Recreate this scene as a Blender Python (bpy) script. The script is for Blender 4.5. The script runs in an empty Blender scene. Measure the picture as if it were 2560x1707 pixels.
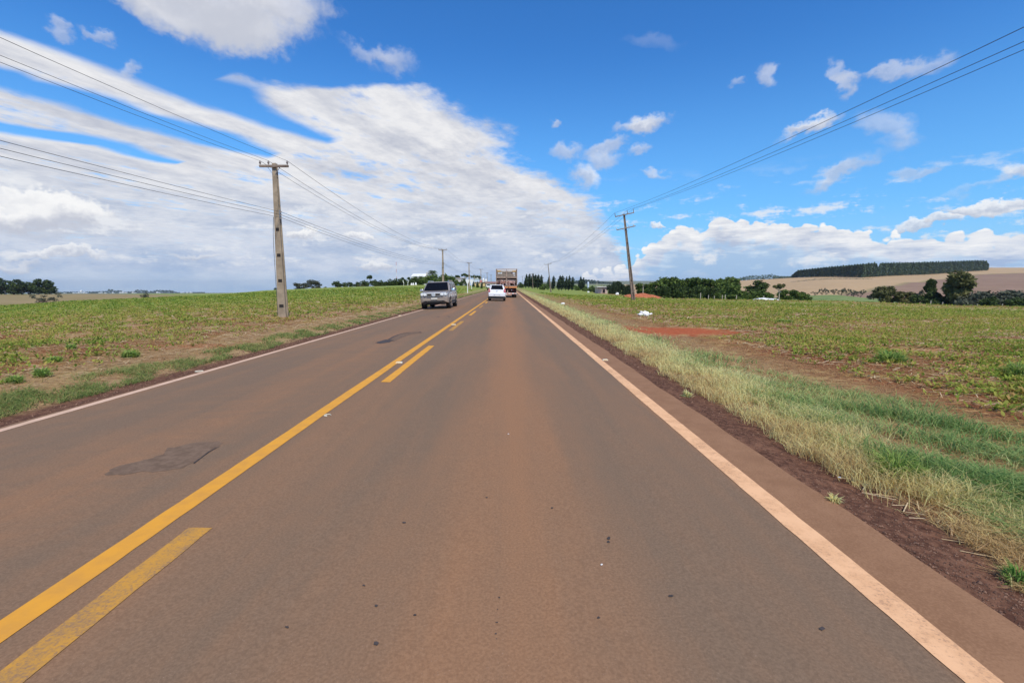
import bpy, bmesh, math, random
import numpy as np
from mathutils import Vector, Matrix
random.seed(7); rng = np.random.default_rng(11)
R = math.radians
scene = bpy.context.scene
col = scene.collection

# ------------------------------------------------------------------ camera
FPX = 1180.0; PW, PH = 2560.0, 1707.0; CAMH = 1.5
PITCH = math.atan(141 / FPX); YAW = math.atan(9 / FPX)
cd = bpy.data.cameras.new('camera'); cam = bpy.data.objects.new('camera', cd); col.objects.link(cam)
cd.sensor_width = 36.0; cd.lens = 36.0 * FPX / PW; cd.clip_start = 0.05; cd.clip_end = 40000
cam.location = (0, 0, CAMH); cam.rotation_euler = (R(90) - PITCH, 0, -YAW)
scene.camera = cam
scene.view_settings.view_transform = 'Standard'; scene.view_settings.look = 'None'
scene.view_settings.exposure = 0.0; scene.view_settings.gamma = 1.0
try: scene.cycles.use_denoising = True
except Exception: pass
scene.cycles.max_bounces = 5; scene.cycles.transparent_max_bounces = 4

CP, SP, CY, SY = math.cos(PITCH), math.sin(PITCH), math.cos(YAW), math.sin(YAW)
def ray(px, py):
    a = (px - PW / 2) / FPX; b = (PH / 2 - py) / FPX
    x, y, z = a, CP + b * SP, b * CP - SP
    return (x * CY + y * SY, -x * SY + y * CY, z)
def at(px, py, Y):                       # world point seen at a photo pixel, Y metres ahead
    d = ray(px, py); k = Y / d[1]
    return Vector((d[0] * k, Y, CAMH + d[2] * k))

# ------------------------------------------------------------------ sun
SUN_AZ, SUN_EL = R(157), R(54)
sl = bpy.data.lights.new('sun', 'SUN'); sl.energy = 4.2; sl.angle = R(0.5); sl.color = (1.0, 0.93, 0.79)
so = bpy.data.objects.new('sun', sl); col.objects.link(so)
sdir = Vector((math.sin(SUN_AZ) * math.cos(SUN_EL), math.cos(SUN_AZ) * math.cos(SUN_EL), math.sin(SUN_EL)))
so.rotation_euler = sdir.to_track_quat('Z', 'Y').to_euler(); so.location = sdir * 60

# ------------------------------------------------------------------ node helper
class S:
    def __init__(s, g, sock): s.g = g; s.k = sock
    def __add__(s, o): return s.g.m('ADD', s, o)
    def __radd__(s, o): return s.g.m('ADD', s, o)
    def __sub__(s, o): return s.g.m('SUBTRACT', s, o)
    def __rsub__(s, o): return s.g.m('SUBTRACT', o, s)
    def __mul__(s, o): return s.g.m('MULTIPLY', s, o)
    def __rmul__(s, o): return s.g.m('MULTIPLY', s, o)
    def __truediv__(s, o): return s.g.m('DIVIDE', s, o)
class G:
    def __init__(g, tree): g.t = tree; g.n = tree.nodes; g.l = tree.links
    def new(g, typ, **kw):
        n = g.n.new(typ)
        for k, v in kw.items(): setattr(n, k, v)
        return n
    def put(g, sock, v):
        if isinstance(v, S): g.l.new(v.k, sock)
        elif v is not None: sock.default_value = v
    def m(g, op, *a, clamp=False):
        n = g.new('ShaderNodeMath', operation=op, use_clamp=clamp)
        for i, v in enumerate(a): g.put(n.inputs[i], v)
        return S(g, n.outputs[0])
    def mx(g, a, b): return g.m('MAXIMUM', a, b)
    def mn(g, a, b): return g.m('MINIMUM', a, b)
    def ss(g, v, lo, hi, a=0.0, b=1.0):
        n = g.new('ShaderNodeMapRange', interpolation_type='SMOOTHSTEP')
        g.put(n.inputs[0], v)
        for i, x in enumerate((lo, hi, a, b)): g.put(n.inputs[i + 1], x)
        return S(g, n.outputs[0])
    def mix(g, f, a, b, mode='MIX'):
        n = g.new('ShaderNodeMix', data_type='RGBA', blend_type=mode)
        g.put(n.inputs[0], f); g.put(n.inputs[6], c4(a)); g.put(n.inputs[7], c4(b))
        return S(g, n.outputs[2])
    def noise(g, vec, scale, detail=4, rough=0.5, out=0, dist=0.0, dims='3D'):
        n = g.new('ShaderNodeTexNoise', noise_dimensions=dims)
        if vec is not None: g.put(n.inputs['Vector'], vec)
        n.inputs['Scale'].default_value = scale; n.inputs['Detail'].default_value = detail
        n.inputs['Roughness'].default_value = rough; n.inputs['Distortion'].default_value = dist
        return S(g, n.outputs[out])
    def xyz(g, x, y, z=0.0):
        n = g.new('ShaderNodeCombineXYZ')
        for i, v in enumerate((x, y, z)): g.put(n.inputs[i], v)
        return S(g, n.outputs[0])
    def sep(g, v):
        n = g.new('ShaderNodeSeparateXYZ'); g.put(n.inputs[0], v)
        return [S(g, o) for o in n.outputs]
    def vm(g, op, *a):
        n = g.new('ShaderNodeVectorMath', operation=op)
        for i, v in enumerate(a): g.put(n.inputs[i], v)
        return S(g, n.outputs['Value' if op in ('LENGTH', 'DOT_PRODUCT', 'DISTANCE') else 'Vector'])
    def mapping(g, v, loc=(0, 0, 0), rot=(0, 0, 0), sc=(1, 1, 1), typ='POINT'):
        n = g.new('ShaderNodeMapping', vector_type=typ); g.put(n.inputs[0], v)
        n.inputs[1].default_value = loc; n.inputs[2].default_value = rot; n.inputs[3].default_value = sc
        return S(g, n.outputs[0])
    def curve(g, v, pts, lo, hi):
        n = g.new('ShaderNodeFloatCurve'); c = n.mapping.curves[0]
        vv = (v - lo) / (hi - lo); g.put(n.inputs['Value'], vv)
        while len(c.points) < len(pts): c.points.new(0.5, 0.5)
        for p, (x, y) in zip(c.points, sorted(pts)):
            p.location = ((x - lo) / (hi - lo), y); p.handle_type = 'VECTOR'
        n.mapping.update()
        return S(g, n.outputs[0])
    def attr(g, name):
        n = g.new('ShaderNodeAttribute', attribute_name=name); return S(g, n.outputs['Fac'])
    def obj(g):
        n = g.new('ShaderNodeTexCoord'); return S(g, n.outputs['Object'])
    def pos(g):
        n = g.new('ShaderNodeNewGeometry'); return S(g, n.outputs['Position'])
def c4(c):
    if isinstance(c, (tuple, list)) and len(c) == 3: return (*c, 1.0)
    return c

# ------------------------------------------------------------------ world: Nishita sky + procedural clouds (by direction)
world = bpy.data.worlds.new('World'); scene.world = world; world.use_nodes = True
def build_world():
    nt = world.node_tree; nt.nodes.clear(); g = G(nt)
    out = g.new('ShaderNodeOutputWorld'); bg = g.new('ShaderNodeBackground')
    g.l.new(bg.outputs[0], out.inputs[0])
    STR = 0.11; bg.inputs[1].default_value = STR
    sky = g.new('ShaderNodeTexSky', sky_type='NISHITA', sun_disc=False)
    sky.sun_elevation = SUN_EL; sky.sun_rotation = SUN_AZ; sky.altitude = 500
    sky.air_density = 1.0; sky.dust_density = 0.3; sky.ozone_density = 2.0
    hs = g.new('ShaderNodeHueSaturation'); g.l.new(sky.outputs[0], hs.inputs['Color'])
    hs.inputs['Saturation'].default_value = 1.22; hs.inputs['Value'].default_value = 1.42
    base = S(g, hs.outputs[0])
    base = g.mix(1.0, base, (0.48, 0.86, 1.16), 'MULTIPLY')
    d = g.vm('NORMALIZE', S(g, g.new('ShaderNodeTexCoord').outputs['Generated']))
    x, y, z = g.sep(d)
    az = g.m('ARCTAN2', x, y) * (180 / math.pi); el = g.m('ARCSINE', z) * (180 / math.pi)
    # cloud deck coordinates, streets running towards azimuth 17 degrees
    zz = g.mx(z, 0.0) + 0.035
    P = g.xyz(x / zz, y / zz, 0.0)
    ca, sa = math.cos(R(17)), math.sin(R(17))
    s = g.vm('DOT_PRODUCT', P, (ca, -sa, 0)); t = g.vm('DOT_PRODUCT', P, (sa, ca, 0))
    q = g.xyz(s, t, 0.0)
    w1 = g.noise(g.mapping(q, sc=(1.0, 0.45, 1)), 1.1, 5, 0.55) - 0.5
    w2 = g.noise(g.mapping(q, loc=(3, 7, 0), sc=(1.0, 0.55, 1)), 3.6, 7, 0.62) - 0.5
    w3 = g.noise(g.mapping(q, loc=(13, 2, 0), sc=(1.0, 0.8, 1)), 10.0, 6, 0.65) - 0.5
    sj = s + w1 * 0.5 + w2 * 0.20
    tj = t + w1 * 0.4
    sj = s + w1 * 0.16 + w2 * 0.16 + w3 * 0.05
    tj = t
    def st(dx, dy):
        r_ = ray(dx * 1.08844, dy * 1.08844); L = math.sqrt(sum(v * v for v in r_)); r_ = [v / L for v in r_]
        k = 1.0 / (max(r_[2], 0) + 0.035); return (ca * r_[0] - sa * r_[1]) * k, (sa * r_[0] + ca * r_[1]) * k
    TM = 16.0
    def edge(pts, before=None, after=None):      # street edge traced as s(t)
        q_ = sorted([(t_, s_) for s_, t_ in (st(*p_) for p_ in pts)]); out_ = []
        for t_, s_ in q_:
            if not out_ or t_ > out_[-1][0] + 0.04: out_.append((t_, s_))
        if before is not None: out_ = [(max(0, out_[0][0] - 0.25), before)] + out_
        if after is not None: out_.append((out_[-1][0] + 0.6, after))
        return g.curve(tj, [(t_, (s_ + 8) / 11.0) for t_, s_ in out_ if t_ < TM], 0, TM) * 11.0 - 8.0
    flank = edge([(480, 158), (600, 182), (700, 198), (800, 190), (870, 180), (980, 190), (1060, 245), (1130, 285), (1175, 325), (1205, 385), (1265, 400), (1330, 430), (1385, 470), (1400, 520), (1430, 560), (1440, 600)], before=2.5)
    bank = g.ss(flank - sj - w2 * 0.45 - w3 * 0.25, -0.05, 0.24)
    def gapm(up, lo): return g.ss(up - sj, -0.05, 0.09) * g.ss(sj - lo, -0.05, 0.09)
    ua = edge([(475, 172), (600, 198), (612, 228), (645, 254), (715, 288), (790, 322)], before=2.5, after=-4.0)
    la = edge([(0, 85), (150, 135), (300, 190), (450, 248), (600, 294), (725, 326), (790, 340)], after=-2.0)
    ub = edge([(0, 150), (65, 165), (90, 180), (200, 203), (280, 225), (350, 258), (450, 284), (550, 310), (650, 356)], after=-5.0)
    lb = edge([(0, 208), (100, 233), (200, 264), (350, 304), (450, 333), (550, 352), (655, 372)], after=-2.5)
    uc = edge([(0, 275), (100, 295), (200, 305), (310, 330), (350, 350), (425, 372)], after=-6.0)
    lc = edge([(0, 306), (100, 325), (220, 336), (280, 357), (350, 374), (435, 384)], after=-3.0)
    holes = g.mx(g.mx(gapm(ua, la), gapm(ub, lb)), gapm(uc, lc))
    w4_ = g.noise(g.mapping(q, loc=(3, 1, 0), rot=(0, 0, 0.5), sc=(1.0, 0.7, 1)), 6.0, 7, 0.7) - 0.5
    soft = g.ss(w2 * 1.1 + w1 * 0.6 + w4_ * 0.45 + w3 * 0.3, 0.05, 0.30) * g.ss(t, 3.0, 8.0, 0.75, 0.15)
    dens = bank * (1.0 - holes) * (1.0 - soft)
    dens = dens * g.ss(el, -1, 2.0, 0.6, 1.0)
    # shade inside the bank: stripes of pale and grey
    wv = g.noise(g.mapping(q, loc=(5, 5, 0), sc=(1.0, 0.28, 1)), 2.4, 6, 0.6)
    wh = g.noise(g.mapping(q, loc=(1, 9, 0), sc=(0.5, 1.0, 1)), 0.9, 7, 0.62)
    near = g.ss(el, 3.0, 17.0)
    azel_v = g.xyz(az, el, 0.0)
    wl_ = g.noise(g.mapping(azel_v, sc=(0.07, 0.34, 1)), 1.0, 7, 0.62)
    wm_ = g.noise(g.mapping(azel_v, loc=(8, 3, 0), sc=(0.16, 0.42, 1)), 1.0, 7, 0.62)
    sh = g.ss(wv * near + (wl_ * 0.45 + wm_ * 0.55) * (1.0 - near), 0.38, 0.60)
    w4 = g.noise(g.mapping(q, loc=(3, 1, 0), rot=(0, 0, 0.5), sc=(1.0, 0.7, 1)), 6.0, 7, 0.7) - 0.5
    sh = sh * 0.7 + w3 * 0.9 + w4 * 1.5 * near + w2 * 0.4 + 0.20
    lit = g.mix(g.ss(el, 0, 12), (0.66, 0.72, 0.84), (0.86, 0.86, 0.88))
    shd = g.mix(g.ss(el, 0, 14), (0.33, 0.46, 0.69), (0.54, 0.57, 0.66))
    shc = g.m('MULTIPLY', sh, 1.0, clamp=True)
    bankcol = g.mix(shc, shd, lit)
    K = 1.0 / STR
    def sc(c): return g.mix(1.0, c, (K, K, K), 'MULTIPLY')
    skyc = base
    # pale veil near the horizon
    veil = g.ss(el, 0.0, 26.0, 0.62, 0.0)
    skyc = g.mix(veil, skyc, sc((0.20, 0.54, 0.95)))
    skyc = g.mix(g.ss(el, -2.0, 9.0, 0.6, 0.0), skyc, sc((0.44, 0.62, 0.86)))
    c = g.mix(dens, skyc, sc(bankcol))
    # separate clouds: (x, y, rx, ry, tilt, opacity, grey) in degrees around az/el of a photo position
    q2 = g.xyz(az, el, 0.0)
    n1v = g.vm('SUBTRACT', S(g, g.new('ShaderNodeTexNoise').outputs['Color']), (0.5, 0.5, 0.5))
    nn = n1v.k.node.inputs[0].links[0].from_node
    g.put(nn.inputs['Vector'], g.mapping(q2, sc=(1, 1.3, 1))); nn.inputs['Scale'].default_value = 0.33
    nn.inputs['Detail'].default_value = 7; nn.inputs['Roughness'].default_value = 0.62
    q3 = g.vm('ADD', q2, g.vm('MULTIPLY', n1v, (4.5, 3.6, 0)))
    fine = g.noise(q2, 1.1, 6, 0.65) - 0.5
    def azel(dx, dy):
        r_ = ray(dx * 1.08844, dy * 1.08844)
        L = math.sqrt(sum(v * v for v in r_))
        return math.degrees(math.atan2(r_[0], r_[1])), math.degrees(math.asin(r_[2] / L))
    blobs = [
        (430, 25, 8.5, 2.2, -8, .9, .25), (545, 70, 5.5, 2.2, 8, .9, .55), (330, 15, 4.5, 1.3, -12, .7, .1), (650, 15, 5, 1.5, 5, .8, .3),
        (520, 15, 8.5, 2.4, 0, .9, .4), (640, 85, 3.2, 1.2, 10, .45, .4),
        (142, 62, 1.0, .6, 0, .45, .3), (233, 82, 1.2, .5, -5, .45, .3), (300, 155, 1.4, .5, 20, .45, .2),
        (850, 122, 3.0, .8, -18, .35, .1), (905, 145, 2.6, 1.2, 0, .4, .1),
        (1270, 284, .9, .5, 0, .5, .2), (1475, 290, 3.0, .9, 8, .85, .35), (1465, 345, 1.7, .6, 15, .5, .3), (1300, 345, 2.2, .9, 5, .55, .3),
        (1385, 345, 2.6, .8, 12, .6, .35), (1345, 405, 2.0, 1.2, -40, .7, .2), (1510, 397, 1.4, .5, -8, .55, .1), (1385, 372, 2.0, .9, 0, .6, .3),
        (1765, 172, 1.2, .9, -45, .5, .0), (1690, 188, .8, .4, 0, .3, .0), (1940, 190, .75, 1.3, 15, .55, .0), (1928, 160, .6, 1.3, 25, .4, .0),
        (2050, 158, 2.8, .55, 10, .5, .15), (2130, 150, 2.0, .8, 0, .42, .2), (1862, 292, 2.9, .65, 15, .85, .35), (2040, 290, 2.4, 1.3, -35, .4, .0),
        (2060, 325, 1.8, .8, 0, .25, .0), (1925, 402, 3.4, .75, 24, .6, .5), (2075, 395, 1.4, .5, 15, .45, .5), (2125, 392, 1.4, .5, 20, .45, .5),
        (2265, 480, 3.2, .7, 4, .9, .25), (2345, 400, 1.6, .6, 5, .7, .3), (1505, 519, 1.3, .35, 0, .8, .1), (2255, 430, 4, .35, 12, .2, .0),
        (2100, 520, 1.6, .6, 0, .8, .1), (2180, 510, 1.8, .6, 0, .8, .1), (1500, 95, 3.0, .8, -12, .12, .0),
        (120, 512, 8.0, 1.5, 0, .6, .9), (118, 478, 4.6, 2.1, 0, .98, .0), (165, 488, 3.4, 1.3, 0, .95, .0), (35, 495, 3.6, 1.3, 0, .9, .1),
        (698, 535, 2.0, .75, 0, .9, .0), (822, 541, 2.0, .5, 0, .8, .0), (125, 583, 3.6, .5, 2, .7, .0), (30, 607, 2.6, .4, 0, .6, .0),
        (455, 582, 3.0, .35, 0, .6, .0), (862, 610, 2.6, .7, 0, .75, .1)]
    for (bx, by, rx, ry, tilt, op, gr) in blobs:
        A, E = azel(bx, by)
        mp = g.mapping(q3, loc=(A, E, 0), rot=(0, 0, R(tilt)), sc=(rx, ry, 1), typ='TEXTURE')
        ln = g.vm('LENGTH', mp)
        cum = op > .65 and by > 440 and ry < 3
        dn = g.ss(ln + fine * (0.9 if cum else 0.6), 0.62 if cum else 0.35, 0.95 if cum else 1.2, op, 0.0)
        sx, sy_, _ = g.sep(mp)
        bright = g.ss(sy_ + fine * 1.2, -0.7 + gr, 0.6 + gr)
        cc = g.mix(bright, (0.56, 0.59, 0.68), (0.97, 0.97, 0.97) if op > .65 and by > 280 else (0.84, 0.84, 0.87))
        c = g.mix(dn, c, sc(cc))
    # cumulus bank standing on the right horizon
    def prof(dx, dy):
        a_, e_ = azel(dx, dy); return (a_, e_ / 12.0)
    pts = [prof(1380, 615), prof(1450, 600), prof(1500, 548), prof(1560, 512), prof(1600, 520), prof(1655, 482), prof(1720, 505), prof(1770, 500),
           prof(1830, 508), prof(1890, 512), prof(1950, 522), prof(2030, 535), prof(2120, 535), prof(2200, 528), prof(2300, 522), prof(2400, 515)]
    pts = [(5, 0.0)] + pts + [(70, .42), (90, .35)]
    top = g.curve(az, pts, 0, 90) * 12.0
    bill = g.new('ShaderNodeTexVoronoi', feature='SMOOTH_F1'); g.put(bill.inputs['Vector'], g.mapping(g.vm('ADD', q2, g.vm('MULTIPLY', n1v, (1.6, 1.6, 0))), sc=(1, 1.3, 1)))
    bill.inputs['Scale'].default_value = 0.62; bill.inputs['Smoothness'].default_value = 0.35
    bl = S(g, bill.outputs['Distance'])
    bill2 = g.new('ShaderNodeTexVoronoi', feature='SMOOTH_F1'); g.put(bill2.inputs['Vector'], g.vm('ADD', q2, g.vm('MULTIPLY', n1v, (1.2, 1.2, 0)))); bill2.inputs['Scale'].default_value = 1.5; bill2.inputs['Smoothness'].default_value = 0.3
    b2 = S(g, bill2.outputs['Distance'])
    hgt = top + 1.05 - bl * 2.1 - b2 * 0.9 + fine * 0.5
    cm = g.ss(hgt - el, -0.05, 0.22) * g.ss(az, 5, 11)
    rel = (hgt - el) / 5.0
    strk = g.noise(g.mapping(q2, sc=(0.20, 1.0, 1)), 1.3, 6, 0.62)
    strk2 = g.noise(g.mapping(q2, sc=(0.35, 1.0, 1), loc=(4, 0, 0)), 2.3, 6, 0.65)
    brt = g.m('SUBTRACT', 1.42, rel * 1.15, clamp=False) + (strk - 0.5) * 2.8 - bl * 0.75 - b2 * 0.35
    brt = g.m('MULTIPLY', brt, 0.85, clamp=True)
    cumc = g.mix(brt, g.mix(g.ss(el, 0, 7), (0.36, 0.50, 0.75), (0.52, 0.57, 0.69)), (0.97, 0.97, 0.97))
    fade = g.ss(el, 1.0, 5.0, 0.55, 1.0)
    holes2 = g.ss(strk2, 0.42, 0.62, 0.0, 1.0)
    cm = cm * g.mx(g.mx(fade * holes2, g.ss(rel, 0.3, 0.8, 1.0, 0.0)), 0.72)
    c = g.mix(cm, c, sc(cumc))
    # low bands of small puffs everywhere near the horizon
    wp_ = g.noise(g.mapping(q2, loc=(2, 5, 0), sc=(0.16, 0.62, 1)), 1.0, 7, 0.6)
    lowm = g.ss(el, 0.5, 3.0) * g.ss(el, 7.0, 13.0, 1.0, 0.0)
    puff = g.ss(wp_ + fine * 0.30, 0.53, 0.68) * lowm * 0.8
    c = g.mix(puff, c, sc((0.84, 0.86, 0.90)))
    g.put(bg.inputs[0], c)
    world.cycles.sampling_method = 'MANUAL'; world.cycles.sample_map_resolution = 512
build_world()

# ------------------------------------------------------------------ materials
def mat(name, color=(0.5, 0.5, 0.5), rough=0.7, metal=0.0, spec=0.4, fn=None, var=0.0, vscale=8.0, bump=0.0, bscale=40.0, coat=0.0):
    m = bpy.data.materials.new(name); m.use_nodes = True; nt = m.node_tree; nt.nodes.clear(); g = G(nt)
    out = g.new('ShaderNodeOutputMaterial'); p = g.new('ShaderNodeBsdfPrincipled'); g.l.new(p.outputs[0], out.inputs[0])
    p.inputs['Roughness'].default_value = rough; p.inputs['Metallic'].default_value = metal
    p.inputs['Specular IOR Level'].default_value = spec; p.inputs['Coat Weight'].default_value = coat
    c = c4(color)
    if fn: c = fn(g, p)
    elif var > 0:
        n = g.noise(g.obj(), vscale, 6, 0.62)
        c = g.mix(g.ss(n, 0.3, 0.7), tuple(v * (1 - var) for v in color), tuple(min(1, v * (1 + var)) for v in color))
    if c is not None: g.put(p.inputs['Base Color'], c)
    if bump > 0:
        b = g.new('ShaderNodeBump'); b.inputs['Strength'].default_value = bump; b.inputs['Distance'].default_value = 0.02
        g.put(b.inputs['Height'], g.noise(g.obj(), bscale, 5, 0.6)); g.l.new(b.outputs[0], p.inputs['Normal'])
    return m

# ------------------------------------------------------------------ mesh helpers
class MB:
    def __init__(s): s.v = []; s.f = []
    def add(s, vs, fs):
        o = len(s.v); s.v += [tuple(v) for v in vs]; s.f += [tuple(i + o for i in f) for f in fs]; return s
    def box(s, c, d, rot=None, taper=None):
        x, y, z = d[0] / 2, d[1] / 2, d[2] / 2; t = taper or 1.0
        vs = [(-x, -y, -z), (x, -y, -z), (x, y, -z), (-x, y, -z), (-x * t, -y * t, z), (x * t, -y * t, z), (x * t, y * t, z), (-x * t, y * t, z)]
        if rot is not None: vs = [rot @ Vector(v) for v in vs]
        vs = [(v[0] + c[0], v[1] + c[1], v[2] + c[2]) for v in vs]
        return s.add(vs, [(3, 2, 1, 0), (4, 5, 6, 7), (0, 1, 5, 4), (1, 2, 6, 5), (2, 3, 7, 6), (3, 0, 4, 7)])
    def bar(s, a, b, w, h=None):
        a, b = Vector(a), Vector(b); d = b - a; h = h or w
        q = d.to_track_quat('Y', 'Z').to_matrix()
        return s.box((a + b) / 2, (w, d.length, h), q)
    def tube(s, pts, r, n=8, cap=True):
        pts = [Vector(p) for p in pts]; rs = r if isinstance(r, (list, tuple)) else [r] * len(pts)
        rings = []
        for i, p in enumerate(pts):
            d = (pts[min(i + 1, len(pts) - 1)] - pts[max(i - 1, 0)]).normalized()
            u = d.cross(Vector((0, 0, 1)))
            if u.length < 0.05: u = d.cross(Vector((0, 1, 0)))
            u.normalize(); w = d.cross(u)
            rings.append([p + (u * math.cos(2 * math.pi * k / n) + w * math.sin(2 * math.pi * k / n)) * rs[i] for k in range(n)])
        return s.loft(rings, cap)
    def loft(s, rings, cap=True, closed=True):
        n = len(rings[0]); vs = [v for r_ in rings for v in r_]; fs = []
        for i in range(len(rings) - 1):
            for k in range(n if closed else n - 1):
                k2 = (k + 1) % n; fs.append((i * n + k, i * n + k2, (i + 1) * n + k2, (i + 1) * n + k))
        if cap: fs += [tuple(range(n))[::-1], tuple((len(rings) - 1) * n + k for k in range(n))]
        return s.add(vs, fs)
    def prism(s, poly, p0, p1):           # polygon as list of Vectors, moved from p0 to p1
        return s.loft([[Vector(v) + Vector(p0) for v in poly], [Vector(v) + Vector(p1) for v in poly]])
    def lathe(s, prof, c=(0, 0, 0), axis='Z', n=20):
        rings = []
        for r_, h in prof:
            ring = []
            for k in range(n):
                a = 2 * math.pi * k / n; p = (r_ * math.cos(a), r_ * math.sin(a), h)
                if axis == 'X': p = (p[2], p[0], p[1])
                if axis == 'Y': p = (p[0], p[2], p[1])
                ring.append((p[0] + c[0], p[1] + c[1], p[2] + c[2]))
            rings.append(ring)
        return s.loft(rings)
    def build(s, name, m, parent=None, smooth=False, bevel=0.0):
        me = bpy.data.meshes.new(name); me.from_pydata(s.v, [], s.f); me.update()
        bm = bmesh.new(); bm.from_mesh(me); bmesh.ops.recalc_face_normals(bm, faces=bm.faces); bm.to_mesh(me); bm.free()
        me.materials.append(m)
        if smooth: me.shade_smooth()
        o = bpy.data.objects.new(name, me); col.objects.link(o)
        if parent is not None: o.parent = parent
        if bevel > 0:
            b = o.modifiers.new('bevel', 'BEVEL'); b.width = bevel; b.segments = 2; b.limit_method = 'ANGLE'; b.angle_limit = R(40)
        return o
def tag(o, label=None, cat=None, group=None, kind=None):
    if label: o['label'] = label
    if cat: o['category'] = cat
    if group: o['group'] = group
    if kind: o['kind'] = kind
    return o
def empty(name, loc=(0, 0, 0), rz=0.0, label=None, cat=None, group=None):
    o = bpy.data.objects.new(name, None); col.objects.link(o); o.location = loc; o.rotation_euler = (0, 0, rz)
    o.empty_display_size = 0.3
    return tag(o, label, cat, group)
def copy_tree(o, parent=None):
    kids = [c for c in bpy.data.objects if c.parent == o]
    c = o.copy(); col.objects.link(c); c.parent = parent
    for k in kids: copy_tree(k, c)
    return c
def np_mesh(name, V, F, m, attrs=None, smooth=False, parent=None):   # V (n,3), F (k,4)
    me = bpy.data.meshes.new(name); V = np.asarray(V, np.float32); F = np.asarray(F, np.int32)
    me.vertices.add(len(V)); me.vertices.foreach_set('co', V.ravel())
    k = F.shape[1]
    me.loops.add(F.size); me.loops.foreach_set('vertex_index', F.ravel())
    me.polygons.add(len(F)); me.polygons.foreach_set('loop_start', np.arange(0, F.size, k, dtype=np.int32))
    for an, (dom, arr) in (attrs or {}).items():
        a = me.attributes.new(an, 'FLOAT', dom); a.data.foreach_set('value', np.asarray(arr, np.float32))
    me.update(calc_edges=True); me.validate(); me.materials.append(m)
    (me.shade_smooth if smooth else me.shade_flat)()
    o = bpy.data.objects.new(name, me); col.objects.link(o)
    if parent is not None: o.parent = parent
    return o

# ------------------------------------------------------------------ terrain shape
def PX(px): return (px - 1271.0) / FPX
def ZZ(Y, py): return CAMH + (712.0 - py) * Y / FPX
cols_ = {
    -900: [(100, 800), (180, 815), (260, 790), (420, 745), (700, 745), (3000, 735)],
    -400: [(60, 795), (110, 776), (180, 782), (250, 768), (420, 738), (600, 740), (3000, 733)],
    0: [(60, 790), (120, 763), (180, 772), (250, 763), (420, 735.5), (600, 738), (3000, 732.5)],
    240: [(60, 778), (130, 749), (190, 757), (250, 752), (420, 733.5), (600, 738), (3000, 732)],
    480: [(60, 765), (150, 737), (200, 744), (300, 742), (420, 737), (3000, 731.5)],
    714: [(60, 752), (170, 723), (220, 726), (300, 733), (3000, 731.5)],
    880: [(60, 747), (170, 716.5), (230, 717), (400, 722), (3000, 731)],
    1060: [(60, 744), (170, 712.3), (300, 711.5), (600, 714), (3000, 728)],
    1135: [(60, 742), (150, 715), (250, 713), (600, 715), (3000, 727)],
    1200: [(60, 741.5), (140, 719), (220, 714.5), (400, 713), (3000, 724)],
    1271: [(60, 741.5), (100, 729.7), (140, 725), (250, 718.5), (400, 715), (3000, 718)],
    1310: [(60, 742), (100, 730), (178, 724), (300, 720), (400, 718.5), (700, 716), (3000, 710)],
    1377: [(59, 744), (178, 730), (300, 725), (420, 722.5), (600, 724), (1500, 713), (3000, 703)],
    1440: [(59, 746.5), (120, 737), (260, 725.5), (400, 728), (1000, 716), (2600, 703)],
    1540: [(59, 749), (100, 740), (180, 734.5), (300, 738), (900, 722), (2500, 702)],
    1584: [(59, 750.5), (110, 741.5), (180, 742), (300, 742), (900, 722), (2500, 702)],
    1700: [(50, 757), (100, 745.5), (130, 748), (300, 744), (900, 721), (2500, 702)],
    1880: [(50, 766), (95, 748.5), (130, 753), (300, 745), (600, 722), (900, 700), (1000, 699), (2500, 702)],
    2080: [(50, 772), (90, 751.5), (110, 754), (250, 737), (300, 735), (700, 697), (1000, 689), (1500, 699), (3000, 700)],
    2200: [(50, 776), (88, 755), (120, 762), (250, 750), (350, 735), (700, 698), (1000, 682), (1500, 695), (3000, 698)],
    2321: [(50, 781), (85, 760), (120, 770), (250, 765), (350, 741), (900, 687), (1200, 673), (1800, 690), (3000, 695)],
    2464: [(50, 786), (80, 764), (120, 775), (250, 770), (350, 745), (1000, 677), (1250, 669), (1800, 690), (3000, 695)],
    2600: [(50, 789), (80, 767), (120, 778), (250, 772), (350, 747), (1000, 676), (1250, 669), (1800, 690), (3000, 695)],
    2950: [(50, 800), (78, 778), (120, 795), (250, 785), (350, 755), (1000, 674), (1250, 666), (1800, 690), (3000, 695)],
    3500: [(50, 815), (75, 795), (120, 810), (250, 800), (350, 765), (1000, 672), (1250, 664), (1800, 690), (3000, 695)]}
CU = np.array([PX(p) for p in sorted(cols_)])
CZ = []
for p in sorted(cols_):
    ys = [0.0, 12.0]; zs = [-0.08, -0.09]
    for (Y, py) in cols_[p]: ys.append(Y); zs.append(ZZ(Y, py))
    ys.append(9000.0); zs.append(zs[-1] * 3.0 if zs[-1] < 0 else ZZ(9000, cols_[p][-1][1] + 3))
    CZ.append((ys, zs))
def base_z(X, Y):
    X = np.asarray(X, float); Y = np.asarray(Y, float)
    u = np.clip(X / np.maximum(Y, 14.0), CU[0], CU[-1] - 1e-6)
    i = np.clip(np.searchsorted(CU, u, side='right') - 1, 0, len(CU) - 2)
    A = np.stack([np.interp(Y, ys, zs) for ys, zs in CZ])
    f = (u - CU[i]) / (CU[i + 1] - CU[i]); f = f * f * (3 - 2 * f) * 0.5 + f * 0.5
    sh = np.indices(X.shape)
    return A[(i, *sh)] * (1 - f) + A[(i + 1, *sh)] * f
RL, RR = -5.78, 2.38                       # road edges
def road_grade(Y):
    return np.interp(Y, [-100, 12, 50, 100, 140, 250, 400, 3000], [0, 0, -0.01, -0.01, 0.02, 0.10, 0.5, 6])
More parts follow.
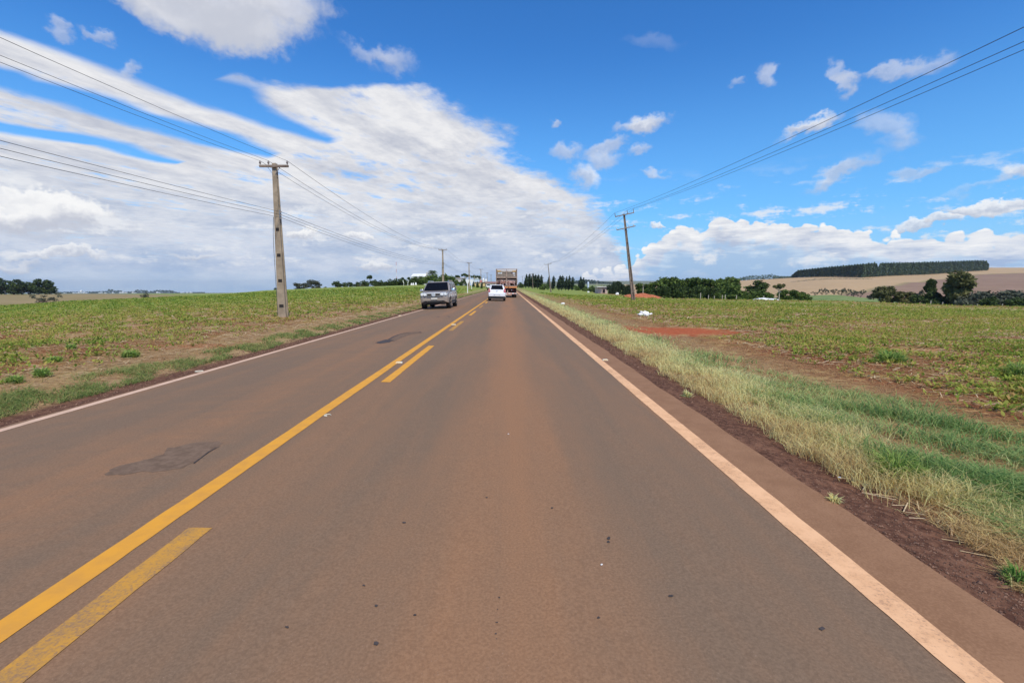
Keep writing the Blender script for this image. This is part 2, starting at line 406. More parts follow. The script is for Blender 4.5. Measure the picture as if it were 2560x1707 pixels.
def road_z(X, Y):
    X = np.asarray(X, float)
    return road_grade(Y) + np.where(X < -2.1, -0.03 * (-2.1 - X), -0.02 * (X + 2.1))
def sst(x, a, b):
    t = np.clip((x - a) / (b - a), 0, 1); return t * t * (3 - 2 * t)
def wob(X, Y):
    return (np.sin(X * 1.7 + Y * 0.9) * np.cos(Y * 1.3 - X * 0.6) * 0.02 + np.sin(X * 0.43 + 1.2) * np.sin(Y * 0.31) * 0.04)
def tz(X, Y):
    X = np.asarray(X, float); Y = np.asarray(Y, float)
    rz = road_z(np.clip(X, RL, RR), Y)
    d = np.maximum(RL - X, X - RR)          # distance outside the asphalt
    corridor = rz - 0.014 - 0.05 * sst(d, 0.0, 0.5) + 0.05 * sst(d, 0.5, 1.4)
    corridor = np.where(d < -0.12, rz - 0.05, corridor)
    w = sst(d, 2.0, 9.0)
    return corridor * (1 - w) + (base_z(X, Y) + wob(X, Y) * sst(Y, 2, 8)) * w
def tz1(x, y): return float(tz(np.array([x]), np.array([y]))[0])

def geo(a, b, g0):
    out = [a]; st = g0
    while out[-1] < b: out.append(out[-1] + st); st = max(g0, out[-1] * (g0 / max(a, 1e-6)))
    return out
xr = []; x_ = 8.0
while x_ < 9000: xr.append(x_); x_ *= 1.033
gx = np.array([-v for v in xr][::-1] + list(np.arange(-7.9, 7.95, 0.1)) + xr)
yr = []; y_ = 30.0
while y_ < 9000: yr.append(y_); y_ *= 1.028
gy = np.array([-60, -45, -32, -22, -14, -8, -4, -2] + list(np.arange(-1, 30, 0.3)) + yr)
XX, YY = np.meshgrid(gx, gy); ZG = tz(XX, YY)
nx, ny = len(gx), len(gy)
idx = np.arange(nx * ny).reshape(ny, nx)
FF = np.stack([idx[:-1, :-1], idx[:-1, 1:], idx[1:, 1:], idx[1:, :-1]], -1).reshape(-1, 4)
# which field a vertex belongs to
ppx = 1271 + XX / np.maximum(YY, 1) * FPX
ppy = 712 + (CAMH - ZG) / np.maximum(YY, 1) * FPX
ridge = np.interp(ppx, [-400, 0, 240, 480, 714, 880, 1060, 1271, 1440, 1584, 1700, 1880, 2080, 2200, 2321, 2600], [110, 120, 130, 150, 170, 170, 170, 400, 260, 110, 100, 95, 90, 88, 85, 80])
far_right = ((ppx > 1560) & (YY > 270)).astype(float)
lineP = np.interp(ppx, [2080, 2140, 2230, 2400, 2470, 2900], [742, 729, 713, 691, 684, 678])
purple = ((ppx > 2080) & (YY > 270) & (ppy > lineP)).astype(float)
tan = far_right * (1 - purple) * (YY < 1400)
brownL = ((ppx < 950) & (YY > ridge + 12) & (YY < 430)).astype(float)
meadow = ((ppx > 1700) & (YY > ridge + 15) & (YY <= 270)).astype(float)
farv = sst(YY, 900, 1500) * (1 - tan) * (1 - purple)
cover = np.clip(sst(YY, 12, 90) * 0.62, 0, 1)
band = np.where(ppx > 1271, sst(YY, 0.72 * ridge, 0.9 * ridge) * 0.8, 0) * (YY < ridge + 15)   # bare strip at the field's far edge
band *= (ppx > 1480)

def m_ground(g, p):
    P = g.obj(); x, y, z = g.sep(P)
    n1 = g.noise(P, 0.35, 5, 0.6); n2 = g.noise(P, 2.6, 6, 0.65); n3 = g.noise(P, 14, 5, 0.65)
    n4 = g.noise(g.mapping(P, rot=(0, 0, 0.4), sc=(0.35, 1.6, 1)), 9, 5, 0.7)
    n5 = g.noise(g.mapping(P, loc=(9, 3, 0)), 0.12, 4, 0.55)
    n6 = g.noise(g.mapping(P, sc=(0.6, 1.0, 1)), 0.9, 6, 0.68)
    soil = g.mix(g.ss(n3, 0.35, 0.65), (0.110, 0.036, 0.015), (0.28, 0.105, 0.042))
    straw = g.mix(g.ss(n3, 0.3, 0.7), (0.33, 0.19, 0.075), (0.49, 0.31, 0.130))
    nearf = g.ss(y, 12, 45, 0.055, 0.0)
    c = g.mix(g.ss(n4 + (n2 - 0.5) * 0.7 + (n1 - 0.5) * 0.9 - nearf, 0.43, 0.59), soil, straw)
    green = g.mix(g.ss(n2, 0.35, 0.65), (0.14, 0.18, 0.028), (0.29, 0.29, 0.058))
    cov = g.attr('cover')
    gm = g.ss(n6 * 0.75 + n1 * 0.4 + n3 * 0.25 + cov * 0.40, 0.71, 0.92)
    band = g.attr('bare')
    gm = gm * (1.0 - band * 0.85)
    c = g.mix(gm, c, green)
    c = g.mix(g.ss(cov, 0.35, 0.62) * g.ss(n5, 0.42, 0.6) * 0.75 * (1.0 - band), c, (0.20, 0.29, 0.075))
    # straw belt beside the verges
    dl = g.m('ABSOLUTE', x + 1.7)
    belt = g.ss(dl + (n1 - 0.5) * 2.5, 6.6, 8.0, 1, 0) * 0.65
    c = g.mix(belt, c, g.mix(g.ss(n4, 0.35, 0.6), (0.24, 0.15, 0.07), (0.42, 0.31, 0.16)))
    # dark gravelly dirt next to the asphalt
    dirt = g.mix(g.ss(n3 + (n2 - 0.5) * 0.5, 0.35, 0.7), (0.080, 0.036, 0.022), (0.195, 0.095, 0.056))
    e = (n1 - 0.5) * 0.5 + (n2 - 0.5) * 0.3
    dm = g.ss(x + e, 2.88, 3.08, 1, 0) * g.ss(x - e, -6.55, -6.28)
    c = g.mix(dm, c, dirt)
    # bare red earth patch, and scuffed earth at the pole
    def spot(cx, cy, rx, ry, tilt=0.0):
        mp = g.mapping(P, loc=(cx, cy, 0), rot=(0, 0, tilt), sc=(rx, ry, 1000), typ='TEXTURE')
        return g.ss(g.vm('LENGTH', mp) + (n2 - 0.5) * 2.0 + (n3 - 0.5) * 1.2, 0.5, 0.95, 1, 0)
    red = g.mix(g.ss(n3, 0.3, 0.7), (0.26, 0.060, 0.022), (0.46, 0.125, 0.048))
    c = g.mix(spot(6.0, 16.4, 2.6, 1.9, 0.2), c, red)
    c = g.mix(spot(4.6, 17.8, 1.3, 1.0) * 0.6, c, red)
    c = g.mix(spot(-12.6, 24.0, 2.6, 0.8) * 0.8, c, red)
    c = g.mix(spot(15.3, 58, 2.2, 3.0) * 0.8, c, red)
    c = g.mix(spot(-8.4, 12.6, 1.6, 0.7) * 0.5, c, red)
    # far fields
    rows = g.noise(g.mapping(P, rot=(0, 0, 0.25), sc=(0.012, 0.3, 1)), 1.0, 5, 0.6)
    c = g.mix(g.attr('brown_field'), c, g.mix(g.ss(rows, 0.4, 0.6), (0.23, 0.185, 0.080), (0.31, 0.225, 0.115)))
    c = g.mix(g.attr('meadow'), c, g.mix(g.ss(n5, 0.4, 0.6), (0.13, 0.19, 0.06), (0.22, 0.26, 0.09)))
    c = g.mix(g.attr('tan_field'), c, g.mix(g.ss(rows, 0.35, 0.65), (0.38, 0.255, 0.135), (0.50, 0.345, 0.19)))
    pr = g.mix(g.ss(rows, 0.35, 0.65), (0.215, 0.125, 0.088), (0.30, 0.205, 0.125))
    pr = g.mix(g.ss(n5, 0.5, 0.7) * 0.5, pr, (0.34, 0.21, 0.17))
    c = g.mix(g.attr('ploughed_field'), c, pr)
    c = g.mix(g.attr('hazed_land'), c, g.mix(g.ss(n5, 0.4, 0.6), (0.13, 0.16, 0.11), (0.22, 0.22, 0.15)))  # distance haze painted into the ground colour far out
    b = g.new('ShaderNodeBump'); b.inputs['Strength'].default_value = 0.6; b.inputs['Distance'].default_value = 0.02
    g.put(b.inputs['Height'], n3 + n2 * 1.2); g.l.new(b.outputs[0], p.inputs['Normal'])
    return c
GROUND = mat('farmland_earth', rough=0.95, spec=0.1, fn=m_ground)
ground = np_mesh('ground', np.stack([XX, YY, ZG], -1).reshape(-1, 3), FF, GROUND,
                 {k: ('POINT', v.ravel()) for k, v in dict(cover=cover, bare=band, brown_field=brownL, meadow=meadow, tan_field=tan, ploughed_field=purple, hazed_land=farv).items()}, smooth=True)
tag(ground, kind='structure')

# ------------------------------------------------------------------ road
def m_road(g, p):
    P = g.obj(); x, y, z = g.sep(P)
    big = g.noise(g.mapping(P, sc=(1, 0.22, 1)), 0.55, 5, 0.55)
    strk = g.noise(g.mapping(P, sc=(1.6, 0.10, 1)), 1.6, 5, 0.6)
    mid = g.noise(P, 5, 5, 0.6); fn = g.noise(P, 70, 4, 0.7); fn2 = g.noise(P, 230, 2, 0.6)
    xw = x + (big - 0.5) * 0.45
    grey = g.mix(g.ss(fn, 0.3, 0.7), (0.156, 0.101, 0.063), (0.222, 0.144, 0.090))
    dust = g.mix(g.ss(fn, 0.3, 0.7), (0.240, 0.122, 0.062), (0.325, 0.172, 0.088))
    def hump(c0, w): return g.ss(g.m('ABSOLUTE', xw - c0), 0.0, w, 1, 0)
    d = hump(0.0, 0.95) * 0.85 + hump(-3.4, 0.95) * 0.34 + g.ss(xw, 1.75, 2.0) * 0.98 + g.ss(xw, -5.1, -5.9) * 0.35 + hump(-1.9, 0.5) * 0.2
    wavy = g.noise(g.mapping(P, rot=(0, 0, 0.5), sc=(0.5, 2.2, 1)), 1.5, 5, 0.65, dist=1.2)
    d = d + (big - 0.5) * 1.0 + (strk - 0.5) * 1.25 + (mid - 0.5) * 0.35 + (wavy - 0.5) * g.ss(xw, -2.0, -3.0) * 1.0 + 0.14
    c = g.mix(g.m('MULTIPLY', d, 1.0, clamp=True), grey, dust)
    c = g.mix(g.ss(fn2, 0.62, 0.74) * 0.4, c, (0.08, 0.05, 0.04))
    c = g.mix(g.ss(g.noise(g.mapping(P, loc=(4, 4, 4)), 180, 2, 0.5), 0.66, 0.74) * 0.35, c, (0.45, 0.33, 0.26))
    c = g.mix(g.ss(xw, 1.80, 2.0), c, g.mix(g.ss(fn + (mid - 0.5) * 0.6, 0.3, 0.7), (0.230, 0.117, 0.060), (0.300, 0.160, 0.085)))
    # tar specks
    v = g.new('ShaderNodeTexVoronoi'); g.put(v.inputs['Vector'], g.mapping(P, sc=(1, 0.8, 1))); v.inputs['Scale'].default_value = 2.2
    vc = g.sep(S(g, v.outputs['Color']))[0]
    spk = g.ss(S(g, v.outputs['Distance']) + (fn - 0.5) * 0.03 + (g.noise(P, 22, 3, 0.6) - 0.5) * 0.05, 0.012, 0.034, 1, 0) * g.ss(vc, 0.62, 0.66) * g.ss(xw, 1.75, 1.95, 1, 0)
    c = g.mix(spk * 0.8, c, (0.045, 0.032, 0.028))
    v2 = g.new('ShaderNodeTexVoronoi'); g.put(v2.inputs['Vector'], g.mapping(P, loc=(7, 3, 0))); v2.inputs['Scale'].default_value = 9
    vc2 = g.sep(S(g, v2.outputs['Color']))[1]
    spk2 = g.ss(S(g, v2.outputs['Distance']) + (fn - 0.5) * 0.05, 0.02, 0.07, 1, 0) * g.ss(vc2, 0.86, 0.9) * g.ss(mid, 0.45, 0.6)
    c = g.mix(spk2 * 0.6, c, (0.05, 0.035, 0.03))
    b = g.new('ShaderNodeBump'); b.inputs['Strength'].default_value = 0.5; b.inputs['Distance'].default_value = 0.0012
    g.put(b.inputs['Height'], fn + fn2 * 0.6 + mid * 1.5); g.l.new(b.outputs[0], p.inputs['Normal'])
    return c
ROAD = mat('dusty_asphalt', rough=0.88, spec=0.18, fn=m_road)
def wav(Y, k): return 0.006 * np.sin(Y * 2.1 + k) + 0.005 * np.sin(Y * 5.3 + 2 * k) + 0.008 * np.sin(Y * 0.7 + k * 3)
def strip(name, xl, xr_, Y, dz, m, nxs=2, jit=None):
    rows = []
    for k in range(nxs + 1):
        f = k / nxs
        rows.append(xl * (1 - f) + xr_ * f)
    Xs = np.stack([np.broadcast_to(r_, Y.shape) for r_ in rows], 1)
    Ys = np.broadcast_to(Y[:, None], Xs.shape)
    Zs = road_z(Xs, Ys) + dz
    n = nxs + 1; ii = np.arange(len(Y) * n).reshape(len(Y), n)
    F = np.stack([ii[:-1, :-1], ii[:-1, 1:], ii[1:, 1:], ii[1:, :-1]], -1).reshape(-1, 4)
    return np_mesh(name, np.stack([Xs, Ys, Zs], -1).reshape(-1, 3), F, m, smooth=True)
Yr = np.concatenate([np.arange(-60, 0, 2.0), np.arange(0, 30, 0.15), np.arange(30, 120, 1.0), np.arange(120, 460, 5.0)])
_xs = [-2.1]
road = None
def build_road():
    left = RL + wav(Yr, 0.3); right = RR + wav(Yr, 1.9) * 1.6
    cs = [left, left * 0 - 4.4, left * 0 - 3.2, left * 0 - 2.1, left * 0 - 0.8, left * 0 + 0.8, right]
    Xs = np.stack(cs, 1); Ys = np.broadcast_to(Yr[:, None], Xs.shape); Zs = road_z(Xs, Ys)
    n = len(cs); ii = np.arange(len(Yr) * n).reshape(len(Yr), n)
    V = np.stack([Xs, Ys, Zs], -1).reshape(-1, 3)
    F = list(np.stack([ii[:-1, :-1], ii[:-1, 1:], ii[1:, 1:], ii[1:, :-1]], -1).reshape(-1, 4))
    # broken vertical lips down to the verge
    lo = len(V); lip = []
    for s_, c_ in ((0, 0), (n - 1, 1)):
        q = V.reshape(len(Yr), n, 3)[:, s_].copy(); q[:, 2] -= 0.07; q[:, 0] += (-0.02 if c_ == 0 else 0.02); lip.append(q)
    V = np.concatenate([V] + lip)
    for s_, c_ in ((0, 0), (n - 1, 1)):
        st = lo + c_ * len(Yr); a = ii[:, s_]; b = np.arange(st, st + len(Yr))
        F += list(np.stack([a[:-1], a[1:], b[1:], b[:-1]], -1))
    o = np_mesh('road', V, np.array(F), ROAD, smooth=False); tag(o, kind='structure')
build_road()
def m_paint(base, worn, wear, dirtc=(0.27, 0.16, 0.11)):
    def f(g, p):
        P = g.obj()
        a = g.noise(P, 60, 4, 0.7); b = g.noise(P, 6, 5, 0.65); c_ = g.noise(g.mapping(P, sc=(1, 0.2, 1)), 2, 4, 0.6)
        c = g.mix(g.ss(b, 0.35, 0.7), base, worn)
        c = g.mix(g.ss(a * 0.6 + b * 0.25 + c_ * 0.25 + wear, 0.55, 0.78), c, dirtc)
        return c
    return f
YEL = mat('yellow_road_paint', rough=0.75, spec=0.2, fn=m_paint((0.70, 0.32, 0.035), (0.60, 0.28, 0.045), -0.09))
YELW = mat('worn_yellow_paint', rough=0.85, spec=0.2, fn=m_paint((0.54, 0.265, 0.042), (0.42, 0.225, 0.058), 0.055, (0.23, 0.14, 0.095)))
WHT = mat('dust_stained_white_paint', rough=0.8, spec=0.2, fn=m_paint((0.78, 0.45, 0.240), (0.66, 0.365, 0.185), 0.0, (0.32, 0.18, 0.115)))
WHTL = mat('pale_dusty_white_paint', rough=0.8, spec=0.2, fn=m_paint((0.66, 0.44, 0.31), (0.56, 0.37, 0.25), -0.04, (0.30, 0.19, 0.13)))
def marking(name, xc, w, Y0, Y1, m, label, k=0.0):
    st = 0.12 if Y1 < 60 else 0.25
    Y = np.arange(Y0, min(Y1, 60), 0.12)
    if Y1 > 60: Y = np.concatenate([Y, np.arange(60, Y1, 1.5)])
    e = lambda q: 0.0025 * np.sin(Y * 1.7 + q) + rng.normal(0, 0.0016, len(Y))
    o = strip(name, xc - w / 2 + e(k), xc + w / 2 + e(k + 2), Y, 0.0035, m, nxs=1)
    tag(o, kind='structure'); return o
marking('edge_line_right', 1.905, 0.165, -8, 300, WHT, '')
marking('edge_line_left', -5.65, 0.13, -8, 300, WHTL, '')
marking('centre_line', -2.22, 0.155, -8, 420, YEL, '')
dashes = [(1.0, 2.87), (7.25, 11.7), (15.6, 19.8), (23.5, 27.6), (31.6, 35.2), (39.6, 43.4), (47.6, 51.6), (55.6, 59.4)]
for i, (a, b) in enumerate(dashes):
    marking('dashed_line', -1.92, 0.145, a, b, YELW if i in (0, 2, 4) else YEL, '')

# road patches: shallow scabs where the surfacing has come off
PATCH = mat('broken_asphalt', rough=0.95, spec=0.1, fn=lambda g, p: g.mix(g.ss(g.noise(g.obj(), 16, 6, 0.7), 0.35, 0.65), (0.138, 0.090, 0.061), (0.200, 0.132, 0.090)))
RIM = mat('dusty_patch_rim', (0.25, 0.155, 0.11), rough=0.95, var=0.15, vscale=12)
DARKP = mat('dark_tar', (0.055, 0.042, 0.038), rough=0.85, var=0.3, vscale=20)
def gp(px, py, zz=-0.03):
    d = ray(px, py); k = (zz - CAMH) / d[2]; return (d[0] * k, d[1] * k)
def patch(name, pts, m, dz, rough_=0.02, grow=0.0, z0=None):
    P = [Vector((*gp(px * 1.08844, py * 1.08844), 0)) for px, py in pts]
    cen = sum(P, Vector()) / len(P); out = []
    for i, p in enumerate(P):
        q = P[(i + 1) % len(P)]; n = max(2, int((q - p).length / 0.05))
        for k in range(n):
            v = p.lerp(q, k / n); v = v + (v - cen).normalized() * (grow + random.uniform(-rough_, rough_))
            out.append((v.x, v.y, float(road_z(v.x, v.y)) + dz))
    mb = MB(); mb.add(out, [tuple(range(len(out)))])
    return tag(mb.build(name, m), kind='structure')
big = [(235, 1088), (262, 1070), (330, 1055), (372, 1042), (385, 1028), (430, 1020), (470, 1016), (513, 1017), (500, 1030), (472, 1045), (455, 1058), (420, 1078), (380, 1086), (325, 1084), (280, 1091)]
patch('road_patch', big, PATCH, 0.0015, 0.03)
patch('road_patch', [(862, 786), (885, 779), (905, 781), (893, 786), (872, 789)], DARKP, 0.005, 0.03)
patch('road_patch', [(893, 779), (915, 768), (940, 764), (963, 762), (968, 765), (945, 768), (925, 775), (905, 784)], PATCH, 0.004, 0.05)
def crack(pts, w, m=DARKP):
    P = [Vector((*gp(px * 1.08844, py * 1.08844), 0)) for px, py in pts]; L = []; Rr = []
    for i, p in enumerate(P):
        d = (P[min(i + 1, len(P) - 1)] - P[max(i - 1, 0)]).normalized(); n = Vector((-d.y, d.x, 0)); ww = w * random.uniform(0.4, 1.2)
        for arr, s_ in ((L, 1), (Rr, -1)):
            v = p + n * ww * s_; arr.append((v.x, v.y, float(road_z(v.x, v.y)) + 0.007))
    mb = MB(); n = len(L); mb.add(L + Rr, [(i, i + 1, n + i + 1, n + i) for i in range(n - 1)])
    return tag(mb.build('road_crack', m), kind='structure')
crack([(893, 779), (903, 773), (915, 768), (928, 765), (940, 763.5), (963, 762), (968, 765)], 0.028)
crack([(1003, 729), (1010, 727), (1028, 726.4), (1034, 729)], 0.03)
crack([(505, 1028), (480, 1041), (462, 1055), (445, 1068)], 0.006)
for (x0, y0, r0) in [(1147, 1368, 4), (1143, 1395, 3), (1141, 1425, 4), (1139, 1450, 5), (1140, 1462, 3), (928, 1201, 7), (1398, 1228, 9), (1398, 1236, 6), (865, 1478, 12), (836, 1346, 6), (953, 1411, 6), (864, 1392, 7), (1375, 1410, 7), (1541, 1357, 9), (1890, 1425, 12), (1268, 1161, 5), (660, 1445, 8), (1118, 1140, 4)]:
    pts = [(x0 + r0 * 0.7 * math.cos(a) * random.uniform(.5, 1.1), y0 + r0 * 0.45 * math.sin(a) * random.uniform(.5, 1.1)) for a in np.linspace(0, 2 * math.pi, 9)[:-1]]
    patch('tar_spot', pts, DARKP, 0.004, 0.002)

# ------------------------------------------------------------------ vegetation as stuff
def m_leaf(cols, rough=0.75, trans=True):
    def f(g, p):
        t_ = g.attr('tint'); n = len(cols)
        c = c4(cols[0])
        for i in range(1, n): c = g.mix(g.ss(t_, (i - 1) / (n - 1), i / (n - 1)), c, cols[i])
        return c
    return f
def leafmat(name, cols, rough=0.8, trans=0.42):
    m = mat(name, rough=rough, spec=0.12, fn=m_leaf(cols))
    nt = m.node_tree; p = next(n for n in nt.nodes if n.type == 'BSDF_PRINCIPLED'); out = next(n for n in nt.nodes if n.type == 'OUTPUT_MATERIAL')
    if trans > 0:
        tr = nt.nodes.new('ShaderNodeBsdfTranslucent'); mx = nt.nodes.new('ShaderNodeMixShader'); mx.inputs[0].default_value = trans
        nt.links.new(p.inputs['Base Color'].links[0].from_socket, tr.inputs[0])
        nt.links.new(p.outputs[0], mx.inputs[1]); nt.links.new(tr.outputs[0], mx.inputs[2]); nt.links.new(mx.outputs[0], out.inputs[0])
    return m
def blades(name, X, Y, h, w, lean, tint, m, label, cat, zoff=0.0, bend=0.35):
    n = len(X); Z = tz(X, Y) + zoff
    a = rng.uniform(0, 2 * np.pi, n); face = rng.uniform(0, 2 * np.pi, n)
    dx, dy = np.cos(a) * lean, np.sin(a) * lean; wx, wy = np.cos(face) * w, np.sin(face) * w
    B = np.stack([X, Y, Z], -1); W = np.stack([wx, wy, np.zeros(n)], -1)
    M1 = B + np.stack([dx * 0.35, dy * 0.35, h * 0.6], -1); T = B + np.stack([dx, dy, h], -1) + np.stack([dx * bend, dy * bend, -h * bend * 0.3], -1)
    V = np.stack([B - W, B + W, M1 + W * 0.8, M1 - W * 0.8, T + W * 0.15, T - W * 0.15], 1).reshape(-1, 3)
    o = np.arange(n)[:, None] * 6
    F = np.concatenate([o + np.array([0, 1, 2, 3]), o + np.array([3, 2, 4, 5])])
    ob = np_mesh(name, V, F, m, {'tint': ('FACE', np.concatenate([tint, tint]))})
    return tag(ob, label, cat, kind='stuff')
def clump(X, Y, sc, amp=1.0, seed=0.0):
    v = np.sin(X * sc * 1.9 + seed) * np.cos(Y * sc * 1.3 + 2 * seed) + np.sin(X * sc * 0.7 - Y * sc * 1.1 + 3 * seed) + np.sin(X * sc * 3.3 + Y * sc * 2.7 + seed)
    return v / 3 * amp
def samplestrip(x0, x1, n, ymin, ymax, p=1.0):
    # density falls with distance as Y^-(1+p)
    u = rng.uniform(0, 1, n)
    if abs(p) < 1e-6: Y = ymin * (ymax / ymin) ** u
    else: Y = (ymin ** -p + u * (ymax ** -p - ymin ** -p)) ** (-1 / p)
    return rng.uniform(x0, x1, n), Y
PALE = leafmat('dry_pale_grass', [(0.56, 0.39, 0.18), (0.78, 0.67, 0.30), (0.74, 0.72, 0.34), (0.48, 0.55, 0.22)])
GRN = leafmat('green_grass', [(0.58, 0.46, 0.22), (0.48, 0.50, 0.19), (0.29, 0.41, 0.14), (0.16, 0.28, 0.08)])
DEADM = leafmat('dead_stubble', [(0.42, 0.25, 0.115), (0.54, 0.36, 0.17), (0.46, 0.40, 0.15), (0.36, 0.40, 0.13)])
def verge_right():
    X, Y = samplestrip(2.75, 5.0, 95000, 1.6, 130, 0.45)
    edge = 2.86 + 0.13 * clump(X * 0, Y, 1.6) + 0.12 * clump(X * 0, Y, 4.5, 1, 1.0) + 0.003 * Y + rng.normal(0, .03, len(X))
    outer = 3.55 + 0.22 * clump(X, Y, 0.9, 1, 2) + 0.012 * np.minimum(Y, 18) - 0.28 * sst(7 - Y, 0, 3)
    k = (X > edge) & (rng.uniform(0, 1, len(X)) < np.clip(1.15 - (X - outer) * 1.6, 0.05, 1)) & (clump(X, Y, 2.3, 1, 5) + rng.normal(0, .2, len(X)) > -0.42)
    X, Y = X[k], Y[k]; n = len(X); lod = np.clip(Y / 5, 1, 14)
    h = rng.uniform(0.05, 0.155, n) * (1 + 0.35 * clump(X, Y, 1.9)); h *= np.clip(1.25 - np.abs(X - 3.35) * 0.4, 0.5, 1.2)
    h *= np.where(Y < 3.3, 0.62, 1.0)
    t_ = np.clip(0.45 + 0.25 * clump(X, Y, 1.7, 1, 7) + rng.normal(0, 0.18, n) + np.clip((X - 3.5) * 0.5, -0.2, 0.5) - np.clip((3.6 - Y) * 0.35, 0, 0.5), 0, 1)
    blades('verge_grass', X, Y, h, 0.0028 * lod ** 0.95, rng.uniform(0.03, 0.14, n), t_, PALE, 'strip of pale yellow dry grass along the right edge of the road', 'grass')
    X, Y = samplestrip(3.3, 6.3, 100000, 2.0, 140, 0.5)
    k = (rng.uniform(0, 1, len(X)) < np.clip(0.25 + (X - 3.4 - .012 * np.minimum(Y, 18) + 0.35 * sst(7 - Y, 0, 3)) * 1.4, 0, 1) * np.clip(1.35 - Y / 10, .20, 1) * np.clip((5.9 - 0.11 * np.clip(Y - 3, 0, 12) + 0.4 * clump(X, Y, .7, 1, 3) - X) * 1.6, 0.0, 1)) & (clump(X, Y, 1.6, 1, 9) + rng.normal(0, .22, len(X)) > -0.12 - np.clip(4.5 - Y, -4, 2) * .03)
    X, Y = X[k], Y[k]; n = len(X); lod = np.clip(Y / 5, 1, 14)
    h = rng.uniform(0.03, 0.13, n) * (1 + 0.6 * clump(X, Y, 1.3, 1, 4))
    h *= 1 + 0.9 * sst(9 - Y, 0, 4) * np.clip(clump(X, Y, 1.7, 1, 2) + .4, 0, 1)
    t_ = np.clip(0.62 + 0.28 * clump(X, Y, 1.1, 1, 1) + rng.normal(0, 0.2, n), 0, 1)
    blades('green_verge_grass', X, Y, h, 0.0046 * lod ** 0.9, rng.uniform(0.05, 0.2, n), t_, GRN, 'band of bluish green grass between the pale verge and the field on the right', 'grass')
    # low dead mat under everything, out into the straw belt
    X, Y = samplestrip(3.0, 9.0, 60000, 2.0, 80, 0.5); k = ((X - 6.0) / 2.3) ** 2 + ((Y - 16.4) / 2.0) ** 2 > rng.uniform(.6, 1.2, len(X)); X, Y = X[k], Y[k]
    n = len(X); lod = np.clip(Y / 5, 1, 12)
    t_ = np.clip(0.10 + rng.normal(0, 0.14, n) + 0.2 * clump(X, Y, 1.2), 0, 1)
    blades('dead_grass_mat', X, Y, rng.uniform(0.01, 0.05, n), 0.003 * lod, rng.uniform(0.05, 0.22, n), t_, DEADM, 'brown mat of dead grass and straw beside the right verge', 'dead grass')
verge_right()
GRNL = leafmat('low_verge_grass', [(0.46, 0.36, 0.16), (0.36, 0.37, 0.13), (0.21, 0.28, 0.08), (0.12, 0.19, 0.05)])
WEED = leafmat('bright_weed_leaves', [(0.46, 0.42, 0.17), (0.34, 0.44, 0.11), (0.24, 0.38, 0.09), (0.15, 0.28, 0.06)])
def verge_left():
    X, Y = samplestrip(-7.9, -6.25, 50000, 4.0, 150, 0.45)
    lo = -6.36 + 0.12 * clump(X * 0, Y, 1.3, 1, 2) ; hi = -7.2 + 0.25 * clump(X, Y, .6)
    k = (X < lo) & (rng.uniform(0, 1, len(X)) < np.clip((X - hi) * 2.5 + 1, 0.03, 1)) & (clump(X, Y, 1.9, 1, 6) + rng.normal(0, .2, len(X)) > -0.25 + np.clip(Y / 80, 0, .5)); X, Y = X[k], Y[k]; n = len(X); lod = np.clip(Y / 5, 1, 14)
    t_ = np.clip(0.66 + 0.2 * clump(X, Y, 1.3, 1, 8) + rng.normal(0, 0.2, n), 0, 1)
    blades('verge_grass', X, Y, rng.uniform(0.025, 0.09, n), 0.0036 * lod ** 0.95, rng.uniform(0.04, 0.16, n), np.clip(t_ - .12, 0, 1), GRNL, 'narrow strip of dark green grass along the left edge of the road', 'grass')
    X, Y = samplestrip(-16, -6.9, 45000, 6.0, 90, 0.3); n = len(X); lod = np.clip(Y / 5, 1, 12)
    t_ = np.clip(0.15 + rng.normal(0, 0.17, n) + 0.2 * clump(X, Y, 1.2), 0, 1)
    blades('dead_grass_mat', X, Y, rng.uniform(0.01, 0.05, n), 0.003 * lod, rng.uniform(0.05, 0.25, n), t_, DEADM, 'brown mat of dead grass and straw between the left verge and the crop', 'dead grass')
verge_left()
